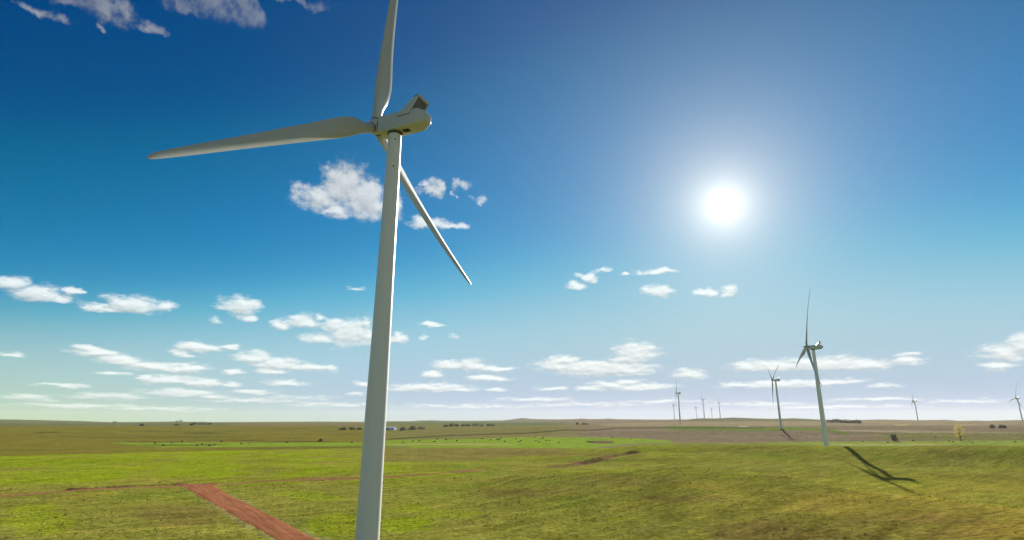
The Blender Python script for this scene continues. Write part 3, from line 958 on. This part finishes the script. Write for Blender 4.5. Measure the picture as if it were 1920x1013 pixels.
def hood_mesh():
    """cooler hood: swept roof and two cheeks, open towards the rear"""
    mb = MB()
    hw, th = 1.85, .10
    T = [(b, z) for b, z in HOOD_OUT if z > -.2]
    roof = []
    for (b, z) in T:
        zz = ZN1 + z + (.03 if z < .2 else 0)
        roof.append([Vector((-hw, -b, zz - .16)), Vector((-hw + .12, -b, zz - .03)), Vector((-hw + .3, -b, zz)), Vector((hw - .3, -b, zz)),
                     Vector((hw - .12, -b, zz - .03)), Vector((hw, -b, zz - .16)), Vector((hw - th, -b, zz - .22)), Vector((0, -b, zz - .16)), Vector((-hw + th, -b, zz - .22))])
    mb.loft(roof)
    cheek = [(1.5, -1.12), (1.5, -.16), (1.9, -.1), (2.35, -.06), (2.65, .1), (4.55, 1.85), (4.95, 2.13), (5.4, 2.32), (6.0, 2.43), (6.45, 2.45), (4.3, -.98)]
    for s in (-1, 1):
        a = [Vector((s * (hw + .004), -b, ZN1 + z)) for b, z in cheek]
        c = [Vector((s * (hw - th), -b, ZN1 + z)) for b, z in cheek]
        n = len(a)
        mb.add(a + c, [tuple(range(n)), tuple(range(2 * n - 1, n - 1, -1))] + [(i, (i + 1) % n, n + (i + 1) % n, n + i) for i in range(n)])
    return mb.build('cooler_hood', SHELL, 32)


def radiator_mesh():
    mb = MB()
    p0, p1 = Vector((0, -4.75, ZN1 - .05)), Vector((0, -6.0, ZN1 + 2.32))
    d = (p1 - p0)
    L = d.length
    m = Matrix.Rotation(-math.atan2(-d.y, d.z) * -1, 3, 'X')
    c = (p0 + p1) / 2
    mb.box(c, (3.2, .10, L), m)
    nrm = m @ Vector((0, -1, 0))
    for k in range(9):
        mb.box(c + nrm * .08 + Vector((-1.44 + .36 * k, 0, 0)), (.05, .07, L - .1), m)
    return mb.build('radiator', GRILL)


def hatch_mesh():
    return MB().box((-.1, -2.75, ZN0 - .012), (1.15, 1.5, .05)).build('hatch', BLACK)


def seam_mesh(s):
    mb = MB()
    if True:
        pts = [(1.48, -1.19), (4.34, -1.04)]
        for (b0, z0), (b1, z1) in zip(pts[:-1], pts[1:]):
            a, b = Vector((s * 1.77, -b0, ZN1 + z0)), Vector((s * 1.77, -b1, ZN1 + z1))
            L = (b - a).length
            mb.box((a + b) / 2, (.17, L, .08), Matrix.Rotation(math.atan2(b.z - a.z, b.y - a.y), 3, 'X') if b.y > a.y else Matrix.Rotation(math.atan2(a.z - b.z, a.y - b.y), 3, 'X'))
    return mb.build('seam', SEAM)


def yaw_mesh():
    return MB().loft([ring(1.30, 77.45), ring(1.50, 77.62), ring(1.50, 77.90), ring(1.30, 77.97)], cap=True).build('yaw_ring', STEEL, 30)


def sensor_mesh():
    mb = MB()
    for x in (-1.15, -.65):
        mb.tube([(x, -5.7, ZN1 + 2.4), (x, -5.7, ZN1 + 3.1)], .05, 6)
        mb.tube([(x - .2, -5.7, ZN1 + 3.1), (x + .2, -5.7, ZN1 + 3.15)], .08, 6)
    mb.box((-1.2, -5.3, ZN1 + 2.66), (.45, .6, .5))
    return mb.build('wind_sensor', BLACK)


def hub_mesh():
    """spinner, turned about the rotor axis (+Y), origin at the blade centre"""
    prof = [(-1.22, .55), (-1.20, 1.22), (-1.05, 1.38), (-.6, 1.52), (.3, 1.54), (1.1, 1.38), (1.75, 1.08), (2.15, .66), (2.35, .28), (2.42, .04)]
    n = 36
    rings = [[Vector((r * math.cos(2 * math.pi * k / n), y, r * math.sin(2 * math.pi * k / n))) for k in range(n)] for y, r in prof]
    return MB().loft(rings).build('hub', SHELL, 40)


def shaft_mesh():
    n = 28
    return MB().loft([[Vector((1.2 * math.cos(2 * math.pi * k / n), y, 1.2 * math.sin(2 * math.pi * k / n))) for k in range(n)] for y in (-2.0, -1.15)]).build('shaft_collar', BLACK, 40)


RB = 49.5
CH = ([0, .024, .045, .075, .11, .15, .19, .24, .32, .42, .55, .70, .84, .93, .975, .995, 1.0], [1.9, 1.9, 1.92, 2.15, 2.85, 3.6, 3.95, 3.85, 3.4, 2.95, 2.45, 1.85, 1.4, 1.1, .85, .5, .16])
TW = ([0, .1, .2, .35, .5, .7, .85, 1.0], [20, 19, 15, 9.5, 6, 3, 1.2, .3])
THK = ([0, .045, .075, .11, .15, .19, .24, .32, .42, .55, .70, 1.0], [1.0, 1.0, .74, .48, .36, .30, .27, .24, .22, .20, .18, .16])


def blade_mesh():
    """one blade along +Z from the rotor centre; upwind is +Y, it travels towards -X"""
    rings = []
    n = 28
    ts = np.concatenate([np.linspace(.024, .30, 24), np.linspace(.32, .94, 24), np.linspace(.95, 1.0, 10)])
    for t in ts:
        c = float(np.interp(t, *CH))
        k = float(np.interp(t, *THK))
        tw = R(float(np.interp(t, *TW)) + 2.0)
        circ = float(np.clip((.13 - t) / .085, 0, 1))
        circ = circ * circ * (3 - 2 * circ)
        ax = .5 * circ + .30 * (1 - circ)
        off = math.sin(R(1.59)) * RB * t - 3.06 * t ** 2.2
        pts = []
        for j in range(n):
            a = 2 * math.pi * j / n
            xc = .5 * (1 + math.cos(a))                       # 1 = trailing edge, 0 = leading edge
            yt = 5 * k * (.2969 * math.sqrt(xc) - .126 * xc - .3516 * xc ** 2 + .2843 * xc ** 3 - .1036 * xc ** 4)
            camber = .035 * (1 - (2 * xc - 1) ** 2) * (1 - circ)
            ya = (yt if a <= math.pi else -yt) + camber
            yc = .5 * math.sin(a)
            X = (xc - ax) * c
            Yd = (ya * (1 - circ) + yc * circ * k) * c         # positive = downwind (suction side)
            # leading edge turned upwind by the twist
            px = X * math.cos(tw) - Yd * math.sin(tw) * 1.0
            pd = X * math.sin(tw) + Yd * math.cos(tw)
            pts.append(Vector((px, off - pd, RB * t)))
        rings.append(pts)
    return MB().loft(rings).build('blade', BLADE, 50)


def collar_mesh():
    n = 32
    rr = lambda r, z: [Vector((r * math.cos(2 * math.pi * k / n), r * math.sin(2 * math.pi * k / n), z)) for k in range(n)]
    return MB().loft([rr(.96, 1.42), rr(1.02, 1.46), rr(1.02, 1.60), rr(.96, 1.64)]).build('root_collar', STEEL, 30)


def vent_mesh(z, ang):
    r = tower_r(z) + .01
    m = Matrix.Rotation(ang, 3, 'Z')
    mb = MB()
    ring_o = [m @ Vector((.17 * math.cos(a), -r, z + .17 * math.sin(a))) for a in [2 * math.pi * k / 14 for k in range(14)]]
    ring_i = [m @ Vector((.17 * math.cos(a), -r + .25, z + .17 * math.sin(a))) for a in [2 * math.pi * k / 14 for k in range(14)]]
    mb.loft([ring_o, ring_i])
    return mb.build('vent', STEEL)


TILT = Matrix.Rotation(R(5), 4, 'X')
OVER = 4.89
ME = dict(tower=tower_mesh(), flanges=[flange_mesh(28), flange_mesh(53)], nacelle=nacelle_mesh(), hood=hood_mesh(), rad=radiator_mesh(), hatch=hatch_mesh(),
          seam=[seam_mesh(-1), seam_mesh(1)], yaw=yaw_mesh(), sensor=sensor_mesh(), hub=hub_mesh(), shaft=shaft_mesh(), blade=blade_mesh(), collar=collar_mesh())


def turbine(t, i):
    root = empty('wind_turbine', (t['x'], t['y'], t['zb'] + CZ), -R(t['yaw']))
    tag(root, t['label'], 'wind turbine', 'wind turbines on the plain')
    dz = t.get('drop', 0)                    # a taller bottom section where the ground lies lower
    tw = link('tower', ME['tower'], root, Matrix.Diagonal((1, 1, (77.6 + dz) / 77.6, 1)))
    up = Matrix.Translation((0, 0, dz))
    nac = link('nacelle', ME['nacelle'], root, up)
    hubm = up @ Matrix.Translation((0, OVER * math.cos(R(5)), 80.03 + OVER * math.sin(R(5)))) @ TILT
    hub = link('hub', ME['hub'], root, hubm)
    link('cooler_hood', ME['hood'], nac)
    blades = [link('blade', ME['blade'], root, hubm @ Matrix.Rotation(R(t['phi'] + 120 * k), 4, 'Y')) for k in range(3)]
    if t['D'] < 700:
        for f in ME['flanges']:
            link('flange', f, tw)
        link('radiator', ME['rad'], nac)
        link('hatch', ME['hatch'], nac)
        link('yaw_ring', ME['yaw'], root, up)
        link('shaft_collar', ME['shaft'], hub)
        for b in blades:
            link('root_collar', ME['collar'], b)
        link('wind_sensor', ME['sensor'], nac)
    if i == 0:
        for m in ME['seam']:
            link('seam', m, nac)
        face = R(t['bear']) * -1 + R(t['yaw'])
        for z in (76.0, 70.2):
            link('vent', vent_mesh(z, face + R(4)), tw)
    return root


for i, t in enumerate(TURBINES):
    turbine(t, i)

# ------------------------------------------------------------------ trees
def leaf_material(name, col, var=.35):
    m = bpy.data.materials.new(name)
    m.use_nodes = True
    t = m.node_tree
    b = t.nodes['Principled BSDF']
    c = N(t, 'ShaderNodeTexCoord').outputs['Object']
    n = N(t, 'ShaderNodeTexNoise', ins={'Vector': c, 'Scale': .8, 'Detail': 4.0})
    f = N(t, 'ShaderNodeMapRange', ins={0: n.outputs['Fac'], 1: .3, 2: .7, 3: 1 - var, 4: 1 + var}).outputs[0]
    vs = N(t, 'ShaderNodeVectorMath', operation='SCALE', ins={0: col})
    t.links.new(f, vs.inputs['Scale'])
    t.links.new(vs.outputs[0], b.inputs['Base Color'])
    b.inputs['Roughness'].default_value = .8
    b.inputs['Specular IOR Level'].default_value = .15
    tr = N(t, 'ShaderNodeBsdfTranslucent', ins={0: vs.outputs[0]})
    mx = N(t, 'ShaderNodeMixShader', ins={0: .35, 1: b.outputs[0], 2: tr.outputs[0]})
    t.links.new(mx.outputs[0], t.nodes['Material Output'].inputs[0])
    return m


BARK = material('bark', (.075, .06, .045), .9, .1, (2, .3))
L_YEL = leaf_material('yellow_leaves', (.50, .41, .09), .2)
L_DARK = leaf_material('dark_leaves', (.045, .060, .022))
L_BLUE = leaf_material('shelterbelt_leaves', (.105, .125, .080))
L_PURP = leaf_material('bare_twigs', (.085, .062, .060))


def tree_parts(h, w, seed, mat, shape='tree', leaves=1100, leaf=.5):
    """trunk with limbs, and a crown of leaf-sized faces in clumps"""
    rg = random.Random(seed)
    tr = MB()
    th = {'tree': .28, 'bush': .05, 'row': .10}[shape] * h
    lean = Vector((rg.uniform(-.04, .04) * h, rg.uniform(-.04, .04) * h, 0))
    top = Vector((0, 0, h * .72)) + lean
    r0 = .022 * h + .05
    tr.tube([(0, 0, -.4), Vector((0, 0, th)) + lean * .3, top * .7, top], [r0 * 1.25, r0, r0 * .6, r0 * .18], 8)
    clumps = []
    nb = 13 if shape == 'tree' else 11
    for k in range(nb):
        a = k * 2.4 + rg.uniform(-.4, .4)
        f = (k + .6) / nb
        z = th + (h * .93 - th) * f
        prof = math.sin(math.pi * min(max(.16 + .78 * f, 0), 1)) ** .8 if shape == 'tree' else math.sqrt(max(.05, 1 - f * f * .82))
        rr = w / 2 * prof * rg.uniform(.45, .78)
        c = Vector((math.cos(a) * rr, math.sin(a) * rr, z)) + lean * f
        s = Vector((0, 0, max(th * .7, z - h * .22))) + lean * f * .7
        tr.tube([s, (s + c) / 2 + Vector((0, 0, .02 * h)), c], [r0 * .4, r0 * .26, r0 * .08], 5)
        clumps.append((c, w * rg.uniform(.15, .24)))
    vs, fs = [], []
    for k in range(leaves):
        c, cr = rg.choice(clumps)
        d = Vector((rg.gauss(0, 1), rg.gauss(0, 1), rg.gauss(0, .75)))
        d = d.normalized() * cr * (rg.random() ** .45)
        p = c + d
        if p.z < h * .03: p.z = h * .03 + rg.random() * .2
        nrm = Vector((rg.gauss(0, 1), rg.gauss(0, 1), rg.gauss(.4, 1))).normalized()
        a = nrm.orthogonal().normalized()
        b = nrm.cross(a)
        q = rg.uniform(0, 6.28)
        a, b = a * math.cos(q) + b * math.sin(q), b * math.cos(q) - a * math.sin(q)
        s = leaf * rg.uniform(.6, 1.4)
        i = len(vs)
        vs += [p + a * s, p + b * s * .6, p - a * s, p - b * s * .6]
        fs.append((i, i + 1, i + 2, i + 3))
    me = bpy.data.meshes.new('crown')
    me.from_pydata([tuple(v) for v in vs], [], fs)
    me.materials.append(mat)
    return tr.build('trunk', BARK, 60), me


def plant(name, u, v, h, w, mat, label, cat, shape='tree', leaves=900, leaf=.5, seed=1, group=None, dist=None):
    if dist is None:
        x, y = hit(u, v)
    else:
        d = unproj(u, v); hh = math.hypot(d[0], d[1]); x, y = d[0] / hh * dist, d[1] / hh * dist
    root = empty(name, (x, y, gz(x, y) - .1), rnd.uniform(0, 6.28))
    tag(root, label, cat, group)
    a, b = tree_parts(h, w, seed, mat, shape, leaves, leaf)
    link('trunk', a, root)
    link('crown', b, root)
    return root


def px_m(u, v):
    """metres that one photograph pixel spans at the ground seen there"""
    x, y = hit(u, v)
    return (y * CT - 15 * ST) / F


def at_px(name, u, v, wpx, hpx, mat, label, cat, **k):
    s = px_m(u, v)
    if mat is L_BLUE:
        wpx *= rnd.uniform(1.0, 1.45)
        hpx *= rnd.uniform(.72, .95)
    return plant(name, u, v, hpx * s, wpx * s, mat, label, cat, **k)


at_px('cottonwood_tree', 1802, 827, 21, 29, L_YEL, 'slender tree with golden autumn leaves on the bright pasture', 'tree', leaves=800, leaf=.42, seed=11)
at_px('bush', 1677, 826.5, 14, 11, L_DARK, 'dark round leafy bush at the edge of the bright pasture', 'bush', shape='bush', leaves=1300, leaf=.4, seed=5)
at_px('bush', 601, 828, 7, 5, L_DARK, 'dark bush on the golden field left of the large tower', 'bush', shape='bush', leaves=700, leaf=.32, seed=6)
at_px('bush', 1861, 803, 8, 6, L_PURP, 'purplish leafless bush on the tilled slope, the rounder of two', 'bush', shape='bush', leaves=700, leaf=.7, seed=8)
at_px('bush', 1880, 803, 13, 5, L_PURP, 'purplish leafless bush on the tilled slope, the flatter of two', 'bush', shape='bush', leaves=800, leaf=.7, seed=9)
# copse and windbreak on the far right slope
WOOD = [(1556, 792.5, 9, 6.5), (1563, 792.8, 9, 8), (1571, 793, 10, 9), (1577, 793, 8, 7.5), (1584, 793.2, 9, 6.2), (1591, 793.4, 10, 6), (1598, 793.6, 10, 6.2), (1605, 793.7, 10, 6.2), (1611, 793.8, 9, 6)]
for k, (u, v, w, h) in enumerate(WOOD):
    at_px('tree', u, v, w, h, L_BLUE, ['tall dark tree in the left half of the far copse right of the second turbine', 'low dense tree in the windbreak end of the far copse'][h < 6.4 and k > 3],
          'tree', shape='row', leaves=520, leaf=1.0, seed=30 + k, group='tall trees of the far copse' if not (h < 6.4 and k > 3) else 'windbreak trees of the far copse')
ROWT = [(836, 800, 8, 3.6), (846, 800, 9, 5.8), (857, 799.8, 10, 4.6), (868, 799.6, 9, 3.6), (878, 799.4, 9, 3.8), (891, 799, 12, 4.2), (903, 799, 7, 2.6), (917, 798.8, 9, 4), (925, 798.8, 5, 2.6)]
for k, (u, v, w, h) in enumerate(ROWT):
    at_px('tree', u, v, w, h, L_BLUE, 'dark tree in the loose row on the green slope right of the large tower', 'tree', shape='row', leaves=420, leaf=1.0, seed=50 + k, group='row of trees on the green slope')
FARM = [(755, 807, 11, 5.6, 'dark rounded tree right of the blue barn, the nearer of two'), (773, 806, 13, 7.5, 'broad dark tree right of the blue barn, the taller of two'),
        (790, 805, 15, 4, 'low bluish thicket at the right end of the farm trees'), (643, 806, 12, 4, 'low dark tree of the farm left of the large tower, leftmost'),
        (660, 806, 10, 5, 'dark tree of the farm just left of the large tower'), (674, 806, 9, 4, 'dark tree of the farm partly hidden by the large tower')]
for k, (u, v, w, h, lab) in enumerate(FARM):
    at_px('tree', u, v, w, h, L_BLUE, lab, 'tree', shape='row', leaves=520, leaf=.8, seed=70 + k)
LEFT = [(215, 793, 8, 2.2), (266, 799, 8, 4.5), (332, 797.6, 8, 2.6), (338, 792, 9, 4.2), (331, 792, 4, 3), (360, 798, 6, 4), (366, 796, 12, 3.4), (380, 796, 14, 3.6), (393, 796, 8, 3.2), (1083, 796, 6, 3.2), (1096, 796.2, 14, 2)]
NAMES = ['small dark tree on the far left skyline', 'dark tree standing alone on the far left plain', 'low dark tree on the plain under the skyline trees', 'round dark tree on the far skyline, the taller of a pair',
         'small dark tree on the far skyline, the shorter of a pair', 'upright dark tree in front of the far left shelterbelt', 'left part tree of the far left shelterbelt', 'middle tree of the far left shelterbelt',
         'right end tree of the far left shelterbelt', 'round dark tree on the far slope below the small butte', 'low scrubby hedge tree right of the round one on the far slope']
for k, (u, v, w, h) in enumerate(LEFT):
    at_px('tree', u, v, w, h, L_BLUE, NAMES[k], 'tree', shape='row', leaves=420, leaf=1.1, seed=90 + k)

# --------------------------------------------------------------- farmyard
BARNB = material('blue_cladding', (.20, .33, .50), .45, .4, (.4, .1))
ROOF = material('pale_roof_sheet', (.55, .56, .56), .45, .4, (.3, .1))
WALLW = material('white_board', (.72, .71, .68), .6, .3, (.5, .1))
GLASS = material('dark_pane', (.03, .035, .04), .15, .5)


def barn():
    x, y = hit(722, 806.3)
    s = (y * CT) / F
    L, W, H = 40 * s, 16.0, 3.9 * s
    b = empty('barn', (x, y, gz(x, y)), R(-8))
    tag(b, 'long blue metal barn with pale roof, partly hidden behind the large tower', 'barn')
    mb = MB()
    mb.box((0, 0, H / 2 - .5), (L, W, H + 1))
    mb.add([(-L / 2, -W / 2, H), (-L / 2, W / 2, H), (-L / 2, 0, H + 2.2), (L / 2, -W / 2, H), (L / 2, W / 2, H), (L / 2, 0, H + 2.2)], [(0, 1, 2), (3, 5, 4), (0, 3, 4, 1)])
    link('wall', mb.build('wall', BARNB), b)
    rf = MB()
    for sgn in (-1, 1):
        a = math.atan2(2.2, W / 2)
        rf.box((0, sgn * (W / 4 + .2), H + 1.1 + .08), (L + 1, math.hypot(W / 2 + .6, 2.3), .12), Matrix.Rotation(-sgn * a, 3, 'X'))
    link('roof', rf.build('roof', ROOF), b)
    link('door', MB().box((L * .34, -W / 2 - .03, H * .38), (4.2, .1, H * .76)).build('door', WALLW), b)
    for k in (-.3, -.1, .1):
        w = link('window', MB().box((L * k, -W / 2 - .03, H * .55), (2.0, .1, 1.2)).build('window', WALLW), b)
        link('pane', MB().box((L * k, -W / 2 - .09, H * .55), (1.7, .04, .9)).build('pane', GLASS), w)
    return s


sb = barn()
x, y = hit(740.5, 806)
silo = empty('silo', (x, y, gz(x, y)))
tag(silo, 'pale narrow grain silo at the right end of the blue barn', 'silo')
hh = 6.2 * sb
link('shell', MB().loft([ring(1.9, -.5, 20), ring(1.9, hh * .82, 20)]).build('shell', ROOF, 40), silo)
link('cap', MB().loft([ring(2.0, hh * .82, 20), ring(.25, hh, 20)]).build('cap', WALLW, 30), silo)


def mast(u, v, hpx):
    x, y = hit(u, v)
    s = (y * CT) / F
    h = hpx * s
    o = empty('radio_mast', (x, y, gz(x, y)))
    tag(o, 'thin guyed radio mast on the skyline left of the large tower', 'mast')
    mb = MB()
    for k in range(3):
        a = 2 * math.pi * k / 3
        mb.tube([(.5 * math.cos(a), .5 * math.sin(a), 0), (.5 * math.cos(a), .5 * math.sin(a), h)], .13, 5)
    nseg = int(h / 2)
    for i in range(nseg):
        for k in range(3):
            a, c = 2 * math.pi * k / 3, 2 * math.pi * (k + 1) / 3
            mb.tube([(.5 * math.cos(a), .5 * math.sin(a), i * 2), (.5 * math.cos(c), .5 * math.sin(c), i * 2 + 2)], .05, 4)
    link('lattice', mb.build('lattice', GRILL), o)
    for k in range(3):
        a = 2 * math.pi * k / 3 + .4
        link('guy_wire', MB().tube([(h * .5 * math.cos(a), h * .5 * math.sin(a), 0), (0, 0, h * .9)], .03, 4).build('guy_wire', GRILL), o)


mast(597, 791, 10)

# ----------------------------------------------------------------- cattle
def cow_mesh():
    """grazing cow: skinned skeleton, facing +X, hooves at z = 0"""
    J = [((-.75, 0, 1.18), .27, .33), ((-.25, 0, 1.12), .34, .40), ((.30, 0, 1.10), .34, .42), ((.72, 0, 1.16), .27, .36), ((.98, 0, 1.02), .17, .22),
         ((1.22, 0, .66), .14, .16), ((1.33, 0, .42), .14, .15), ((1.46, 0, .20), .085, .08)]
    vs = [j[0] for j in J]
    rad = [(j[1], j[2]) for j in J]
    es = [(i, i + 1) for i in range(len(J) - 1)]
    def chain(start, pts):
        k = start
        for p, r in pts:
            vs.append(p)
            rad.append((r, r))
            es.append((k, len(vs) - 1))
            k = len(vs) - 1
    for s in (-1, 1):
        chain(0, [((-.70, s * .24, .86), .17), ((-.62, s * .24, .62), .10), ((-.80, s * .24, .42), .065), ((-.76, s * .24, .10), .055), ((-.72, s * .24, 0.03), .075)])
        chain(3, [((.66, s * .22, .78), .13), ((.68, s * .22, .46), .08), ((.66, s * .22, .10), .055), ((.70, s * .22, .03), .075)])
        chain(6, [((1.22, s * .20, .52), .05), ((1.20, s * .30, .50), .03)])
    chain(0, [((-1.02, 0, 1.22), .05), ((-1.10, 0, .80), .03), ((-1.10, 0, .5), .05)])
    me = bpy.data.meshes.new('cow_skeleton')
    me.from_pydata(vs, es, [])
    o = bpy.data.objects.new('cow_skeleton', me)
    COL.objects.link(o)
    sk = o.modifiers.new('skin', 'SKIN')
    for i, r in enumerate(rad):
        d = me.skin_vertices[0].data[i]
        d.radius = r
        d.use_root = (i == 1)
    ss = o.modifiers.new('sub', 'SUBSURF')
    ss.levels = ss.render_levels = 1
    dg = bpy.context.evaluated_depsgraph_get()
    out = bpy.data.meshes.new_from_object(o.evaluated_get(dg))
    bpy.data.objects.remove(o)
    out.polygons.foreach_set('use_smooth', [True] * len(out.polygons))
    out.name = 'cow'
    return out


def hide_material(name, a, b, thr):
    m = bpy.data.materials.new(name)
    m.use_nodes = True
    t = m.node_tree
    p = t.nodes['Principled BSDF']
    c = N(t, 'ShaderNodeTexCoord').outputs['Object']
    n = N(t, 'ShaderNodeTexNoise', ins={'Vector': c, 'Scale': 1.1, 'Detail': 2.0})
    k = M(t, 'GREATER_THAN', n.outputs['Fac'], thr)
    mx = N(t, 'ShaderNodeMix', data_type='RGBA', ins={0: k, 6: (*a, 1), 7: (*b, 1)})
    t.links.new(mx.outputs[2], p.inputs['Base Color'])
    p.inputs['Roughness'].default_value = .75
    return m


cow0 = cow_mesh()
H_BLACK = hide_material('black_hide', (.012, .011, .010), (.020, .016, .013), .55)
H_PIED = hide_material('pied_hide', (.013, .012, .011), (.72, .70, .65), .47)
cow1 = cow0.copy()
cow0.materials.clear(); cow0.materials.append(H_BLACK)
cow1.materials.clear(); cow1.materials.append(H_PIED)
HERDS = [
    ('cattle on the pasture left of the large tower', 'left of the large tower',
     [(225, 830.5, 1), (290, 833, 0), (306, 837, 0), (322, 833, 1), (341, 829.5, 0), (346, 829, 1), (370, 837, 0), (378, 834.5, 0), (392, 837.5, 0), (402, 835.5, 0),
      (415, 829.5, 0), (452, 833.7, 0), (467, 834, 1), (538, 831.2, 0), (597, 829, 0), (659, 830.7, 0), (669, 829, 1)]),
    ('cattle on the pasture right of the large tower', 'right of the large tower',
     [(757.5, 826, 1), (756, 831, 1), (774, 829, 0), (786, 828.6, 0), (815, 829.8, 0), (820, 825, 0), (836, 826, 0), (857, 827.7, 0), (889, 829.5, 1), (904, 824, 0),
      (920, 826.3, 0), (932, 825.2, 0), (935.6, 826.3, 0), (938, 823.2, 0), (946, 829.7, 0), (967.7, 824, 0), (973, 829.8, 0), (977, 827.8, 0), (1002, 822, 0), (1005, 827.7, 0),
      (1010.6, 830, 0), (1014.5, 824.3, 0), (1018.4, 821, 0), (1019, 823.7, 0), (1024.7, 827.6, 0), (1030.5, 827.2, 0), (1047, 831.4, 0), (1147.6, 821.8, 0), (1183, 824.2, 1)]),
    ('cattle on the pasture by the yellow tree', 'on pasture by the yellow tree',
     [(1618, 829, 0), (1664.4, 831, 0), (1712, 827.2, 0), (1755, 820.8, 0), (1780.8, 828.5, 0), (1787, 829.6, 0), (1823.8, 831.4, 0), (1904, 830.4, 0)]),
]
ORD = ['leftmost', 'second from the left', 'third from the left', 'fourth from the left', 'fifth from the left', 'sixth from the left', 'seventh from the left', 'eighth from the left',
       'ninth from the left', 'tenth from the left', 'eleventh from the left', 'twelfth from the left', 'thirteenth from the left', 'fourteenth from the left', 'fifteenth from the left',
       'sixteenth from the left', 'seventeenth from the left', 'eighteenth from the left', 'nineteenth from the left', 'twentieth from the left']
for gname, place, cows in HERDS:
    cows = sorted(cows)
    for pied in (0, 1):
        sel = [c for c in cows if c[2] == pied]
        for i, (u, v, _) in enumerate(sel):
            x, y = hit(u, v)
            o = link('cow', cow1 if pied else cow0)
            o.location = (x, y, gz(x, y) - .01)
            o.rotation_euler = (0, 0, rnd.choice([0, math.pi]) + rnd.uniform(-.7, .7))
            j = len(sel) - 1 - i
            if j < i and j < 12:
                pos = 'rightmost' if j == 0 else ORD[j].replace('left', 'right')
            else:
                pos = ORD[i]
            tag(o, f"{'pied' if pied else 'black'} cow grazing {place}, {pos}", 'cow', gname)

# -------------------------------------------------------------------- air
hm = bpy.data.materials.new('haze')
hm.use_nodes = True
ht = hm.node_tree
ht.nodes.clear()
pv = N(ht, 'ShaderNodeVolumePrincipled', ins={'Color': (.97, .96, .88, 1), 'Density': 1.9e-5, 'Anisotropy': .3})
ho = N(ht, 'ShaderNodeOutputMaterial')
ht.links.new(pv.outputs[0], ho.inputs['Volume'])
zlo, ztop = -15.0, CZ + 152.0
haze = link('haze', MB().box((0, 0, (zlo + ztop) / 2), (19600, 19600, ztop - zlo)).build('haze', hm))
tag(haze, kind='stuff')
